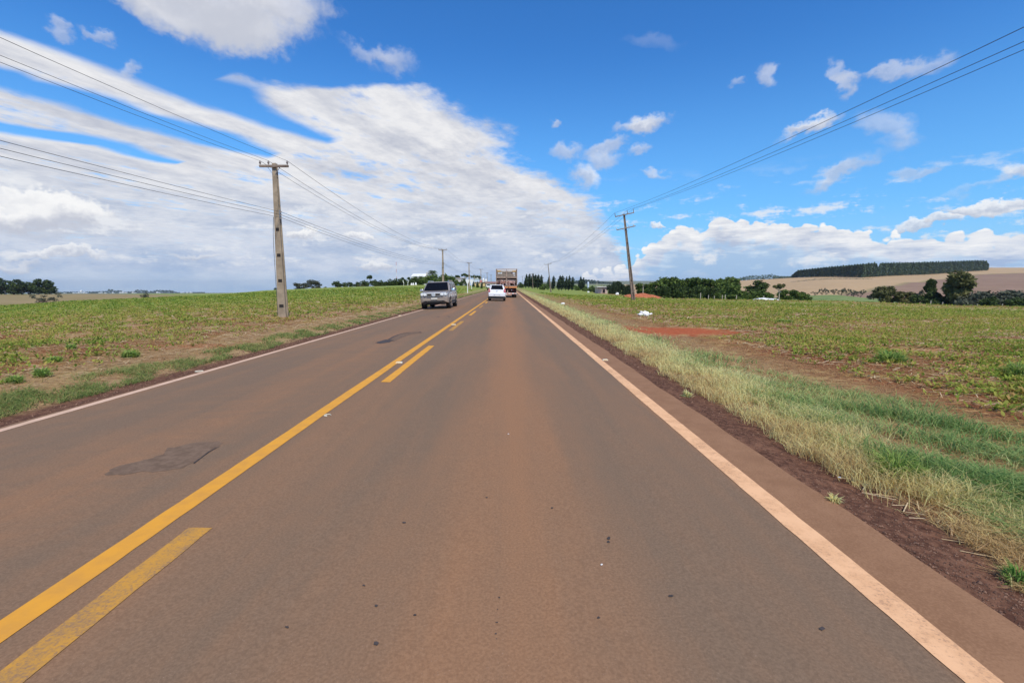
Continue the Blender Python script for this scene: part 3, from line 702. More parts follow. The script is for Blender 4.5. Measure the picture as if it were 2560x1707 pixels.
# crop seedlings: low rosettes of broad leaves
CROP = leafmat('crop_leaves', [(0.52, 0.32, 0.12), (0.40, 0.39, 0.085), (0.26, 0.34, 0.052), (0.11, 0.20, 0.026)])
def crop(side, n, label):
    if side > 0:
        u = rng.uniform(0.06, 1.35, n) ** 1.0
    else:
        u = -rng.uniform(0.06, 1.45, n)
    Y = 5.0 * (105 / 5.0) ** (rng.uniform(0, 1, n) ** 0.75); X = u * Y
    lim = 7.2 if side > 0 else -9.0
    if side < 0: Y = Y * 1.25; X = u * Y
    pr = rng.uniform(0, 1, n)
    if side > 0: k = (X > 6.2 + 1.0 * clump(X, Y, .5)) & (pr < np.clip((X - 5.8) * 0.35, 0, 1))
    else: k = (X < -8.2) & (pr < np.clip((-8.0 - X) * 0.25, 0.05, 1))
    k &= (((X - 6.0) / 2.4) ** 2 + ((Y - 16.4) / 1.9) ** 2 > rng.uniform(0.6, 1.3, n))
    k &= clump(X, Y, 0.8, 1, 4 + side) + rng.normal(0, .25, n) > -0.20 - .2 * sst(Y, 20, 60)
    if side > 0: k &= (Y < 66 - 8 * (u - .5)) | (u < .17) | (rng.uniform(0, 1, n) < .18)
    X, Y = X[k], Y[k]; n = len(X)
    row = np.round(Y / 0.45) * 0.45; Y = np.where(Y < 40, row + rng.normal(0, 0.07, n), Y)
    lf = 5
    Xr = np.repeat(X, lf); Yr_ = np.repeat(Y, lf); m_ = len(Xr)
    size = np.clip(0.0030 * Yr_ ** 0.85, 0.030, 0.16) * rng.uniform(0.6, 1.6, m_) * (1 + 0.25 * (Yr_ < 14))
    a = rng.uniform(0, 2 * np.pi, m_); r_ = rng.uniform(0.0, 1.0, m_) * (size * 1.6 + 0.04)
    cx = Xr + np.cos(a) * r_; cy = Yr_ + np.sin(a) * r_; cz = tz(cx, cy) + rng.uniform(0.01, 0.09, m_) + size * 0.25
    th = rng.uniform(0.1, 1.0, m_)
    L = np.stack([np.cos(a) * np.cos(th), np.sin(a) * np.cos(th), np.sin(th)], -1) * size[:, None]
    Wd = np.stack([-np.sin(a), np.cos(a), rng.uniform(-.4, .4, m_)], -1) * size[:, None] * 0.42
    C = np.stack([cx, cy, cz], -1)
    V = np.stack([C - L, C + Wd, C + L, C - Wd], 1).reshape(-1, 3)
    F = np.arange(m_ * 4).reshape(-1, 4)
    t_ = np.clip(0.50 + np.repeat(0.25 * clump(X, Y, 0.35, 1, 3) + 0.18 * sst(Y, 30, 110), lf) + rng.normal(0, 0.22, m_) + np.repeat(rng.normal(0, .1, n), lf), 0, 1)
    o = np_mesh('crop_seedlings', V, F, CROP, {'tint': ('FACE', t_)})
    tag(o, label, 'crop', kind='stuff')
crop(1, 60000, 'young green crop scattered over the stubble field right of the road')
crop(-1, 52000, 'young green crop covering the gentle rise left of the road')
STRAW = leafmat('straw', [(0.18, 0.10, 0.055), (0.34, 0.22, 0.11), (0.47, 0.34, 0.19), (0.60, 0.47, 0.30)], trans=0)
def straw(side, n, label, xlo=None, xhi=None, ylo=4, yhi=60, z=0.012):
    X, Y = (samplestrip(xlo, xhi, n, ylo, yhi, 0.3) if xlo is not None else (None, None))
    if X is None:
        Y = 4.5 * (70 / 4.5) ** rng.uniform(0, 1, n); X = rng.uniform(0.1, 1.35, n) * Y * side
        k = (X > 6.2) if side > 0 else (X < -7.6); X, Y = X[k], Y[k]
    k = ((X - 6.0) / 2.3) ** 2 + ((Y - 16.4) / 2.0) ** 2 > rng.uniform(.3, 1.2, len(X)); X, Y = X[k], Y[k]
    n = len(X); ln = rng.uniform(0.03, 0.15, n) * np.clip(Y / 12, .7, 3); w = 0.0035 * np.clip(Y / 5, 1, 9)
    a = rng.normal(0.25, 0.75, n); D = np.stack([np.cos(a) * ln, np.sin(a) * ln, rng.normal(0, 0.1, n) * ln], -1)
    W = np.stack([-np.sin(a) * w, np.cos(a) * w, np.full(n, 0.2) * w], -1); C = np.stack([X, Y, tz(X, Y) + z + rng.uniform(0, 0.03, n)], -1)
    V = np.stack([C - D - W, C + D - W, C + D + W, C - D + W], 1).reshape(-1, 3)
    o = np_mesh('straw_litter', V, np.arange(n * 4).reshape(-1, 4), STRAW, {'tint': ('FACE', np.clip(rng.normal(0.5, 0.25, n), 0, 1))})
    tag(o, label, 'straw', kind='stuff')
straw(1, 16000, 'broken maize straw lying over the right hand field')
straw(-1, 12000, 'broken maize straw lying over the left hand field')
straw(1, 200, 'dry stalks fallen on the gravel at the near right verge', 2.85, 3.4, 1.6, 4.2, 0.006)
STONE = mat('verge_stones', fn=lambda g, p: g.mix(g.ss(g.noise(g.obj(), 30, 2), 0.35, 0.65), (0.085, 0.042, 0.026), (0.27, 0.15, 0.095)), rough=0.9)
def gravel(x0, x1, n, y0, y1, label, smin=0.004):
    X, Y = samplestrip(x0, x1, n, y0, y1, 0.6); s_ = rng.gamma(1.3, 0.0017, n) + smin * 0.45; s_ *= np.clip(Y / 5, 1, 4)
    C = np.stack([X, Y, tz(X, Y) + s_ * 0.3], -1)
    base = np.array([(1, 0, 0), (0, 1, 0), (-1, 0, 0), (0, -1, 0), (0, 0, .8), (0, 0, -.8)], float)
    V = C[:, None, :] + base[None] * s_[:, None, None] * rng.uniform(0.6, 1.3, (n, 6, 3))
    F = np.array([(0, 1, 4), (1, 2, 4), (2, 3, 4), (3, 0, 4), (1, 0, 5), (2, 1, 5), (3, 2, 5), (0, 3, 5)])
    FA = (np.arange(n)[:, None, None] * 6 + F[None]).reshape(-1, 3)
    tag(np_mesh('gravel', V.reshape(-1, 3), FA, STONE), label, 'gravel', kind='stuff')
gravel(2.40, 3.15, 14000, 1.5, 40, 'dark reddish gravel between the asphalt and the right verge grass')
gravel(-6.7, -5.80, 6000, 5.0, 50, 'dark reddish gravel between the asphalt and the left verge grass')

# weed tufts that stand out on their own
def tuft(px, py, wpx, hpx, label, n=320, m=None, dark=0.42):
    x, y = gp(px, py, -0.1)
    for _ in range(4): x, y = gp(px, py, tz1(x, y))
    s_ = wpx / FPX * y / 2; h = hpx / FPX * y
    X = rng.normal(0, s_ * 0.5, n); Y = rng.normal(0, s_ * 0.4, n); mb_n = n
    hh = h * rng.uniform(0.5, 1.1, n) * np.clip(1.2 - np.abs(X) / s_ * 0.6, 0.3, 1.1); a = np.arctan2(Y, X) + rng.normal(0, .6, n); ln = s_ * rng.uniform(0.2, 0.8, n)
    w = max(0.004, 0.0011 * y); face = rng.uniform(0, 6.28, n)
    B = np.stack([X * 0.5, Y * 0.5, np.zeros(n)], -1); W = np.stack([np.cos(face) * w, np.sin(face) * w, np.zeros(n)], -1)
    M1 = B + np.stack([np.cos(a) * ln * 0.4, np.sin(a) * ln * 0.4, hh * 0.7], -1); T = B + np.stack([np.cos(a) * ln, np.sin(a) * ln, hh * rng.uniform(.5, 1, n)], -1)
    V = np.stack([B - W, B + W, M1 + W, M1 - W, T + W * .2, T - W * .2], 1).reshape(-1, 3); o_ = np.arange(n)[:, None] * 6
    F = np.concatenate([o_ + np.array([0, 1, 2, 3]), o_ + np.array([3, 2, 4, 5])]); t_ = np.clip(rng.normal(dark, .15, n), 0, 1)
    o = np_mesh('weed_tuft', V, F, m or WEED, {'tint': ('FACE', np.concatenate([t_, t_]))})
    o.location = (x, y, tz1(x, y) - 0.01); tag(o, label, 'weed', 'weed tufts growing beside the road')
tuft(2225, 905, 88, 34, 'large bright green weed clump out in the right hand field')
tuft(2545, 945, 80, 46, 'bright green weed clump at the far right edge of the photo')
tuft(1962, 806, 50, 9, 'low green weed clump far out in the right hand field', n=160)
tuft(36, 958, 50, 24, 'green weed tuft nearest the left edge of the photo')
tuft(107, 942, 46, 26, 'round green weed tuft second from the left edge')
tuft(135, 905, 44, 16, 'small green weed tuft behind the round one on the left')
tuft(178, 873, 26, 14, 'tiny green weed tuft highest on the left straw belt')
tuft(326, 894, 46, 22, 'green weed tuft in the middle of the left straw belt')
tuft(2240, 1195, 150, 75, 'dark green grass clump rising from the right verge', n=700)
tuft(2085, 1255, 46, 26, 'small pale tuft alone on the gravel by the right verge', n=120, m=PALE, dark=0.5)
tuft(2545, 1460, 90, 60, 'fresh green blades at the lower right corner', n=150, dark=0.8)
tuft(1718, 992, 34, 20, 'small pale tuft on the gravel halfway along the verge', n=90, m=PALE, dark=0.6)
#@@PART2
# ------------------------------------------------------------------ shared materials
CONC = mat('pole_concrete', (0.33, 0.26, 0.18), rough=0.9, spec=0.15, var=0.22, vscale=2.5, bump=0.4, bscale=30)
CONCR = mat('weathered_concrete', (0.235, 0.18, 0.14), rough=0.9, spec=0.15, var=0.3, vscale=2.0, bump=0.4, bscale=30)
HOLE = mat('pole_slot_dark', (0.03, 0.025, 0.022), rough=0.95)
CERAM = mat('insulator_glaze', (0.20, 0.16, 0.14), rough=0.35)
CERAMW = mat('pale_insulator', (0.62, 0.62, 0.60), rough=0.3)
STEEL = mat('galvanised_steel', (0.35, 0.35, 0.34), rough=0.5, metal=0.6)
WIRE = mat('conductor', (0.06, 0.06, 0.065), rough=0.6)
WHITE = mat('white_paint', (0.78, 0.77, 0.74), rough=0.6, var=0.06)
WALLW = mat('white_wall', (0.72, 0.69, 0.63), rough=0.85, var=0.08, vscale=1.5)
WALLP = mat('pinkish_wall', (0.58, 0.46, 0.42), rough=0.85, var=0.1, vscale=1.5)
WALLY = mat('ochre_wall', (0.62, 0.44, 0.20), rough=0.85, var=0.1, vscale=1.0)
WALLB = mat('beige_wall', (0.58, 0.50, 0.38), rough=0.85, var=0.12, vscale=1.0)
ROOFR = mat('clay_roof', (0.26, 0.14, 0.11), rough=0.85, var=0.2, vscale=3)
ROOFG = mat('fibre_cement_roof', (0.38, 0.35, 0.33), rough=0.9, var=0.15, vscale=3)
ROOFW = mat('white_sheet_roof', (0.80, 0.79, 0.74), rough=0.5, var=0.04)
BLUEW = mat('pale_blue_sheet', (0.55, 0.62, 0.72), rough=0.6, var=0.06)
GLASSD = mat('dark_window', (0.02, 0.022, 0.03), rough=0.08, spec=0.8)
REDP = mat('red_paint', (0.50, 0.05, 0.03), rough=0.5, var=0.15)
BARK = mat('bark', (0.13, 0.095, 0.07), rough=0.95, var=0.3, vscale=6)
BARKP = mat('pale_bark', (0.42, 0.38, 0.31), rough=0.9, var=0.2, vscale=4)

# ------------------------------------------------------------------ utility poles
def pole_left(x, y, h, label, arm=1.42, detail=True, tilt=0.0):
    z = tz1(x, y) - 0.02
    e = empty('utility_pole', (x, y, z), 0, label, 'utility pole', 'concrete poles along the left side of the road')
    mb = MB()
    # rectangular section with recessed sides
    def ring(zz, w, d):
        a, b, r_ = w / 2, d / 2, w * 0.11
        return [(-a, -b, zz), (a, -b, zz), (a, -b + d * .22, zz), (a - r_, -b + d * .3, zz), (a - r_, b - d * .3, zz), (a, b - d * .22, zz), (a, b, zz), (-a, b, zz), (-a, b - d * .22, zz), (-a + r_, b - d * .3, zz), (-a + r_, -b + d * .3, zz), (-a, -b + d * .22, zz)]
    mb.loft([ring(k * h / 6, .40 - .21 * k / 6, .34 - .16 * k / 6) for k in range(7)])
    mb.build('pole', CONC, e)
    if detail:
        for k in range(4):
            zz = 0.62 + 1.27 * k; w = .40 - .21 * zz / h; d = .34 - .16 * zz / h
            m2 = MB(); m2.box((0.01, -d / 2 - 0.002, zz), (w * .56, 0.02, 0.15)); m2.build('slot', HOLE, e)
    za = h - 0.16
    m3 = MB(); m3.box((0.03, -0.15, za), (arm, 0.10, 0.11)); a_ = m3.build('crossarm', CONCR, e, bevel=0.01)
    mk = MB()
    for s_ in (-1, 1): mk.bar((s_ * 0.32 + .03, -0.16, za - 0.03), (s_ * 0.07, -0.12, za - 0.36), 0.022)
    mk.build('arm_brace', STEEL, e)
    for ox in (-arm / 2 + .07, -0.23, arm / 2 - .02):
        mi = MB(); mi.tube([(ox, -0.15, za + 0.05), (ox, -0.15, za + 0.11)], 0.014, 6)
        mi.lathe([(0.02, 0.10), (0.045, 0.115), (0.04, 0.14), (0.055, 0.15), (0.045, 0.19), (0.025, 0.21), (0.03, 0.235), (0.012, 0.25)], (ox, -0.15, za), n=10)
        mi.build('insulator', CERAM, a_, smooth=False)
    zl = h * 0.675
    mr = MB(); mr.box((0.15, -0.05, zl), (0.05, 0.10, 0.46)); rk = mr.build('secondary_rack', STEEL, e)
    for k in range(3):
        mi = MB(); mi.lathe([(0.02, -0.04), (0.045, -0.03), (0.03, 0), (0.045, 0.03), (0.02, 0.04)], (0.20, -0.07, zl + 0.14 - 0.14 * k), n=8); mi.build('spool_insulator', CERAM, rk)
    if detail:
        mw = MB(); mw.tube([(-.14, -.14, h * .66), (-.20, -.15, h * .55), (-.21, -.16, h * .45), (-0.20, -.17, 0.2)], 0.012, 6); mw.build('earth_wire', WIRE, e)
    return e, [(x + ox, y - 0.15, z + za + 0.25) for ox in (-arm / 2 + .07, -0.23, arm / 2 - .02)], [(x + 0.2, y - 0.07, z + zl + 0.14 - 0.14 * k) for k in range(3)]
LX = -11.55
ys_ = [24.3, 84, 139, 198, 254, 311]
labs = ['large nearest grey concrete utility pole with slots, standing in the left field', 'concrete utility pole rising behind the roof of the grey off-road car',
        'concrete utility pole directly behind the white triangular road signs', 'concrete utility pole between the sign and the white hatchback, fourth of the left row',
        'fifth pole of the left row, a thin one above the parked van', 'farthest pole of the left row, just left of the livestock truck']
topw, loww = [], []
p0 = at(686, 408, 24.3)
h1 = p0.z - tz1(LX, 24.3)
prev = None
# pole behind the camera, outside the picture, that the wires come from
posL = [(LX, -34.0)] + [(LX + 0.05 * i, y) for i, y in enumerate(ys_)]
for i, (x, y) in enumerate(posL):
    if i == 0:
        z = tz1(x, y); topw.append([(x + o, y, z + h1 + .05) for o in (-.64, -.23, .69)]); loww.append([(x + .2, y, z + h1 * .675 + .14 - .14 * k) for k in range(3)])
        continue
    e, a_, b_ = pole_left(x, y, h1, labs[i - 1], detail=i < 3)
    topw.append(a_); loww.append(b_)
def span(mb, a, b, sag, r=0.009, n=14):
    a, b = Vector(a), Vector(b)
    mb.tube([a.lerp(b, k / n) - Vector((0, 0, 4 * sag * (k / n) * (1 - k / n))) for k in range(n + 1)], r, 5, cap=True)
wl = ['left power wire on the outer insulators of the left pole row', 'middle power wire beside the pole tops of the left row', 'power wire nearest the road on the left pole row']
ll = ['uppermost of the three low wires on the left pole row', 'middle one of the three low wires on the left pole row', 'lowest wire of the left pole row']
for j in range(3):
    mb = MB()
    for i in range(len(topw) - 1): span(mb, topw[i][j], topw[i + 1][j], 1.15 if i < 2 else 0.9, 0.0065 if i == 0 else 0.009)
    tag(mb.build('overhead_wire', WIRE), wl[j], 'power line', 'overhead wires')
    mb = MB()
    for i in range(len(loww) - 1): span(mb, loww[i][j], loww[i + 1][j], 0.62 + 0.05 * j, 0.007 if i == 0 else 0.009)
    tag(mb.build('overhead_wire', WIRE), ll[j], 'power line', 'overhead wires')

def pole_right(base, top, label, two=True, arm=2.35, gy=None):
    b = Vector(base); t = Vector(top); h = (t - b).length
    e = empty('utility_pole', b, 0, label, 'utility pole', 'concrete poles along the right side of the road')
    ax = (t - b).normalized(); rot = Vector((0, 0, 1)).rotation_difference(ax).to_euler(); e.rotation_euler = rot
    mb = MB(); w0, w1_ = 0.44, 0.20
    for s_ in (-1, 1):
        mb.loft([[(s_ * w / 2 - s_ * w * .30 * q, dy * w * .36, zz) for q, dy in ((0, -1), (1, -1), (1, 1), (0, 1))] for zz, w in ((0, w0), (h, w1_))])
    mb.loft([[(-w * .22, -w * .10, zz), (w * .22, -w * .10, zz), (w * .22, w * .10, zz), (-w * .22, w * .10, zz)] for zz, w in ((0, w0), (h - .01, w1_ * 1.0))])
    mb.build('pole', CONCR, e)
    for k in range(5):
        zz = 1.0 + 1.55 * k
        if zz < h - 2.5: m2 = MB(); w = w0 + (w1_ - w0) * zz / h; m2.box((0, -w * .10 - .01, zz), (w * .36, 0.03, 0.14)); m2.build('slot', HOLE, e)
    outs = []
    for q, za in enumerate([h - 0.12] + ([h - 1.72] if two else [])):
        r_ = Matrix.Rotation(R(-4), 3, 'Y')
        mk = MB(); mk.box((0.02, -0.17, za), (arm, 0.10, 0.11), r_); a_ = mk.build('crossarm', CONCR, e)
        for ox in (-arm / 2 + .04, 0.38, arm / 2 - (.04 if q == 0 else .22)):
            hh = 0.46 if q == 0 else 0.30; zb = za + ox * math.sin(R(4))
            mi = MB(); mi.lathe([(0.028, 0.03), (0.05, 0.06), (0.03, 0.12), (0.055, 0.18), (0.032, 0.24), (0.05, hh - .12), (0.03, hh - .06), (0.015, hh)], (ox, -0.17, zb), n=8); mi.build('insulator', CERAM if q == 0 else CERAMW, a_)
            if q == 0: outs.append(Vector((ox, -0.17, zb + hh)))
        if q == 1:
            m4 = MB()
            for s_ in (-1, 1): m4.bar((s_ * .45, -.18, za - .04), (s_ * .1, -.15, za - .45), 0.03)
            m4.build('arm_brace', STEEL, e)
    M_ = rot.to_matrix()
    return e, [b + M_ @ o for o in outs]
r1b = at(1584, 751, 59); r1b.z = tz1(r1b.x, 59) - 0.05; r1t = at(1560, 535, 59)
e, w_a = pole_right(r1b, r1t, 'tall leaning concrete pole with two crossarms in the right field')
r2b = at(1377.5, 733, 172); r2b.z = tz1(r2b.x, 172) - 0.1; r2t = at(1370, 660, 172)
e, w_b = pole_right(r2b, r2t, 'thin concrete pole among the dark trees right of the truck', two=False, arm=2.4)
r3b = at(1332.5, 720, 300); r3b.z = tz1(r3b.x, 300) - 0.2; r3t = at(1331, 684, 300)
e, w_c = pole_right(r3b, r3t, 'far concrete pole in front of the first windswept trees', two=False, arm=2.4)
r4b = at(1308, 719, 430); r4b.z = tz1(r4b.x, 430) - 0.2; r4t = at(1306, 691, 430)
e, w_d = pole_right(r4b, r4t, 'farthest pole right of the truck, left of the windswept trees', two=False, arm=2.6)
back = [Vector((15.0, -62, 10.4)), Vector((16.2, -62, 10.5)), Vector((17.2, -62, 10.55))]
rl = ['left wire of the three crossing the upper right sky', 'middle wire of the three crossing the upper right sky', 'right wire of the three crossing the upper right sky']
for j in range(3):
    mb = MB(); span(mb, back[j], w_a[j], 2.1, 0.0105, 30); span(mb, w_a[j], w_b[j], 1.6, 0.012); span(mb, w_b[j], w_c[j], 1.6, 0.014); span(mb, w_c[j], w_d[j], 1.6, 0.014)
    tag(mb.build('overhead_wire', WIRE), rl[j], 'power line', 'overhead wires')

# ------------------------------------------------------------------ trees
DARKG = leafmat('dark_foliage', [(0.028, 0.046, 0.014), (0.058, 0.088, 0.024), (0.11, 0.15, 0.042)], trans=0.25)
MIDG = leafmat('mid_foliage', [(0.040, 0.070, 0.015), (0.10, 0.15, 0.033), (0.18, 0.235, 0.055)], trans=0.25)
GREYG = leafmat('greyish_foliage', [(0.060, 0.068, 0.045), (0.105, 0.115, 0.075), (0.17, 0.175, 0.12)], trans=0.2)
OLIVE = leafmat('olive_foliage', [(0.075, 0.080, 0.030), (0.135, 0.135, 0.048), (0.21, 0.20, 0.08)], trans=0.2)
BLUEG = leafmat('windbreak_foliage', [(0.018, 0.032, 0.016), (0.038, 0.058, 0.026), (0.068, 0.094, 0.042)], trans=0.15)
def leaves(name, lobes, n, size, m, parent=None, shell=0.5, flat=1.0):
    lobes = np.array(lobes, float); vol = lobes[:, 3] * lobes[:, 4] * lobes[:, 5]; k = rng.choice(len(lobes), n, p=vol / vol.sum()); L = lobes[k]
    d = rng.normal(0, 1, (n, 3)); d /= np.linalg.norm(d, axis=1)[:, None]; r_ = shell + (1 - shell) * rng.uniform(0, 1, n) ** 0.6
    r_ *= 1 + 0.22 * np.sin(d[:, 0] * 5 + L[:, 0]) * np.cos(d[:, 2] * 4 + L[:, 1] * 3) + rng.normal(0, .05, n)
    C = L[:, :3] + d * L[:, 3:6] * r_[:, None]
    a = rng.normal(0, 1, (n, 3)); a /= np.linalg.norm(a, axis=1)[:, None]; b = np.cross(a, rng.normal(0, 1, (n, 3))); b /= np.linalg.norm(b, axis=1)[:, None]
    s_ = size * rng.uniform(0.55, 1.4, n)[:, None]; A = a * s_; B = b * s_ * 0.55
    V = np.stack([C - A, C + B, C + A, C - B], 1).reshape(-1, 3)
    t_ = np.clip(0.5 + 0.28 * np.sin(C[:, 0] * 1.3 + C[:, 2] * 1.1) * np.cos(C[:, 1] * 1.2 + 1) + rng.normal(0, 0.22, n), 0, 1)
    return np_mesh(name, V, np.arange(n * 4).reshape(-1, 4), m, {'tint': ('FACE', t_)}, parent=parent)
def make_tree(kind, m, bark=BARK, name='tree', n=900, seed=0):
    random.seed(seed * 17 + 3); e = empty(name)
    H = 10.0; lobes = []; tr = MB()
    if kind == 'round':
        tr.tube([(0, 0, -.4), (.1, 0, 2), (0, .1, 5.5)], [.38, .28, .12], 7)
        for k in range(11):
            a = random.uniform(0, 6.28); q = random.uniform(.6, 3.0); z = 1.4 + 7.2 * (k + random.random()) / 11; q *= 1 - max(0, z - 6) * .2
            c = (math.cos(a) * q, math.sin(a) * q, z); s_ = random.uniform(1.1, 2.0); lobes.append((*c, s_, s_, s_ * .8))
            if k < 6: tr.tube([(0, 0, 1.8 + k * .4), (c[0] * .5, c[1] * .5, (z + 2) * .55), c], [.16, .1, .04], 5)
    elif kind == 'euc':
        tr.tube([(0, 0, -.4), (.2, 0, 4), (.1, .1, 8.5)], [.25, .18, .06], 6)
        for k in range(9):
            z = 3.0 + k * .75; a = random.uniform(0, 6.28); q = random.uniform(.2, 1.3); s_ = random.uniform(.8, 1.4)
            c = (math.cos(a) * q, math.sin(a) * q, z); lobes.append((*c, s_, s_, s_ * .9)); tr.tube([(0.1, 0, z - 1.2), c], [.08, .03], 4)
    elif kind == 'wind':      # tall, combed to one side by the wind
        tr.tube([(0, 0, -.4), (.2, 0, 4), (.9, .1, 9.4)], [.22, .16, .04], 6)
        for k in range(10):
            z = 1.6 + k * .86; w = 1.75 - abs(z - 3.8) * .22; w = max(.34, w)
            lobes.append((.12 * (z / 3) ** 1.6 + random.uniform(-.2, .2), random.uniform(-.3, .3), z, w * .82, w, .85))
        for k in range(4):
            z = 4.5 + k * 1.2; lobes.append((.9 + .1 * k - .2 + random.uniform(-.2, .5), random.uniform(-.4, .4), z, .75, .5, .45))
    elif kind == 'conic':
        tr.tube([(0, 0, -.3), (0, 0, 6)], [.3, .1], 6)
        for k in range(9):
            z = 1.0 + k; w = 2.9 * (1 - (k / 9.2) ** 1.3) + .25; lobes.append((random.uniform(-.15, .15), 0, z, w, w, .8))
    elif kind == 'flat':      # umbrella crown on a bare stem
        tr.tube([(0, 0, -.4), (.1, 0, 3.5), (0, 0, 7)], [.3, .22, .14], 7)
        for k in range(9):
            a = k * .7; q = random.uniform(.5, 3.6); c = (math.cos(a) * q, math.sin(a) * q, random.uniform(7.2, 9.0)); lobes.append((*c, 1.4, 1.4, .8)); tr.tube([(0, 0, 5.5), (c[0] * .6, c[1] * .6, 6.8), c], [.1, .07, .04], 4)
    elif kind == 'bush':
        tr.tube([(0, 0, -.3), (.1, 0, 3.5)], [.22, .06], 5)
        for k in range(12):
            a = random.uniform(0, 6.28); q = random.uniform(.5, 5.0); z = random.uniform(1.0, 7.5) * (1 - q / 9); s_ = random.uniform(1.6, 2.6)
            lobes.append((math.cos(a) * q, math.sin(a) * q, z, s_, s_, s_ * .8))
            if k < 5: tr.tube([(0, 0, .4), (math.cos(a) * q, math.sin(a) * q, z)], [.12, .03], 4)
    elif kind == 'thin':      # sparse bare shrub
        tr.tube([(0, 0, -.3), (.2, 0, 4)], [.16, .05], 5)
        for k in range(14):
            a = random.uniform(0, 6.28); q = random.uniform(1, 6); c = (math.cos(a) * q, math.sin(a) * q * .6, random.uniform(2, 9.5)); tr.tube([(0, 0, .8), (c[0] * .6, c[1] * .6, c[2] * .55), c], [.1, .07, .03], 4); lobes.append((*c, 1.2, 1.2, 1.3))
    tr.build('trunk', bark, e)
    leaves('crown', lobes, int(n * 1.7), {'conic': .42, 'wind': .42, 'bush': .6, 'thin': .4}.get(kind, .48), m, e, shell=.35)
    e['_h'] = H
    return e
PROTO = {}
def VB(px): return float(np.interp(px, [-100, 0, 140, 690, 800, 880, 1060, 1135, 1200, 1300, 1440, 1540, 1600, 1700, 1880, 2030, 2200, 2320, 2460, 2600], [737, 735.5, 733, 724, 719, 717, 712, 714, 715.5, 719, 725, 734, 741, 745, 748, 751, 756, 760, 764, 768]))   # where the near field hides what stands behind it
def tree(kind, m, px, py_base, Y, hpx, wscale, label, group, bark=BARK, name='tree', cat='tree', n=900, rz=None, var=None):
    v = random.randint(0, 2) if var is None else var; key = (kind, m.name, bark.name, name, n, v)
    first = key not in PROTO
    if first:
        st_ = random.getstate(); PROTO[key] = make_tree(kind, m, bark, name, n, v + len(PROTO)); random.setstate(st_); e = PROTO[key]; del e['_h']
    else: e = copy_tree(PROTO[key])
    p = at(px, py_base, Y); z = tz1(p.x, Y); h = at(px, py_base - hpx, Y).z - z; s_ = h / 10.0 * {'bush': 1.3, 'round': 1.1, 'wind': 1.06}.get(kind, 1.0); wscale *= min(1.0, hpx / FPX * Y / h * 1.15)
    wscale *= {'round': 1.55, 'bush': 1.45, 'conic': 1.1, 'wind': 1.25, 'thin': 1.3}.get(kind, 1.15)
    e.location = (p.x, Y, z); e.scale = (s_ * wscale, s_ * wscale, s_); e.rotation_euler = (0, 0, random.uniform(0, 6.28) if rz is None else rz)
    tag(e, label, cat, group); return e
ORD = ['leftmost', 'second', 'third', 'fourth', 'fifth', 'sixth', 'seventh', 'eighth', 'ninth', 'tenth', 'eleventh', 'twelfth', 'thirteenth', 'fourteenth', 'fifteenth', 'sixteenth', 'seventeenth', 'eighteenth', 'nineteenth', 'twentieth']
def row(kind, m, pts, Y, group, text, jit=6, vb=None, **kw):       # pts: (px, height px, wscale)
    for i, (px, h, w) in enumerate(sorted(pts)):
        o = ORD[i] + (' from the left' if i else ''); tree(kind, m, px, vb or VB(px), Y + random.uniform(-jit, jit), h, w, f'{text}, {o}', group, **kw)
random.seed(5)
# grove at the far left
row('round', DARKG, [(-38, 42, .95), (-8, 38, .9), (14, 38, .95), (36, 31, .9), (56, 34, 1.0), (76, 28, 1.0), (94, 35, .9), (113, 32, .95), (128, 31, .9)], 425, 'grove of dark trees at the far left', 'dark tree in the grove at the far left', bark=BARKP, n=700, jit=12)
tree('thin', GREYG, 108, 752, 235, 19, 1.9, 'wide grey green shrub alone in the brown field at the left', 'shrubs in the left fields', name='shrub', cat='shrub', n=500)
tree('bush', GREYG, 361, 740, 190, 9.5, 1.25, 'small dark shrub on the field crest left of the big pole', 'shrubs in the left fields', name='shrub', cat='shrub', n=400)
tree('bush', DARKG, 690, 724, 200, 5, 1.3, 'tiny dark bush just right of the big pole on the crest', 'shrubs in the left fields', name='shrub', cat='shrub', n=300)
row('round', GREYG, [(744, 14, 1.25), (758, 13, 1.4), (780, 20, 1.15), (796, 14, 1.0)], 215, 'grey green trees on the left crest', 'grey green tree on the left crest', bark=BARKP, n=550)
tree('bush', DARKG, 813, 722, 215, 6, 1.2, 'low dark bush at the right end of the grey green trees', 'shrubs in the left fields', name='shrub', cat='shrub', n=300)
row('bush', DARKG, [(843, 17, .75), (860, 13, .9), (876, 13, .9), (893, 13, .9)], 215, 'dark bushes at the left end of the farm hedge', 'dark bush at the left end of the farm hedge', n=500)
tree('bush', OLIVE, 903, 719, 212, 10, 1.0, 'yellowish bush in the hedge left of the tall tree', 'farm hedge trees', name='shrub', cat='shrub', n=400)
tree('flat', DARKG, 926, 718, 225, 31, .62, 'tallest slender tree with a rounded top left of the farm', 'farm hedge trees', bark=BARKP, n=600)
row('bush', DARKG, [(914, 19, .72), (938, 20, .72), (954, 19, .75), (971, 22, .7), (991, 23, .7), (1008, 22, .7), (1024, 23, .7), (1040, 22, .7), (1052, 22, .7)], 222, 'dense dark trees of the farm hedge', 'dense dark tree in the farm hedge', name='tree', n=620, jit=4)
row('bush', MIDG, [(1068, 24, .78), (1088, 27, .78), (1106, 28, .8), (1123, 28, .75), (1134, 22, .6)], 216, 'leafy green trees behind the grey off-road car', 'leafy green tree behind the grey off-road car', n=700, jit=5)
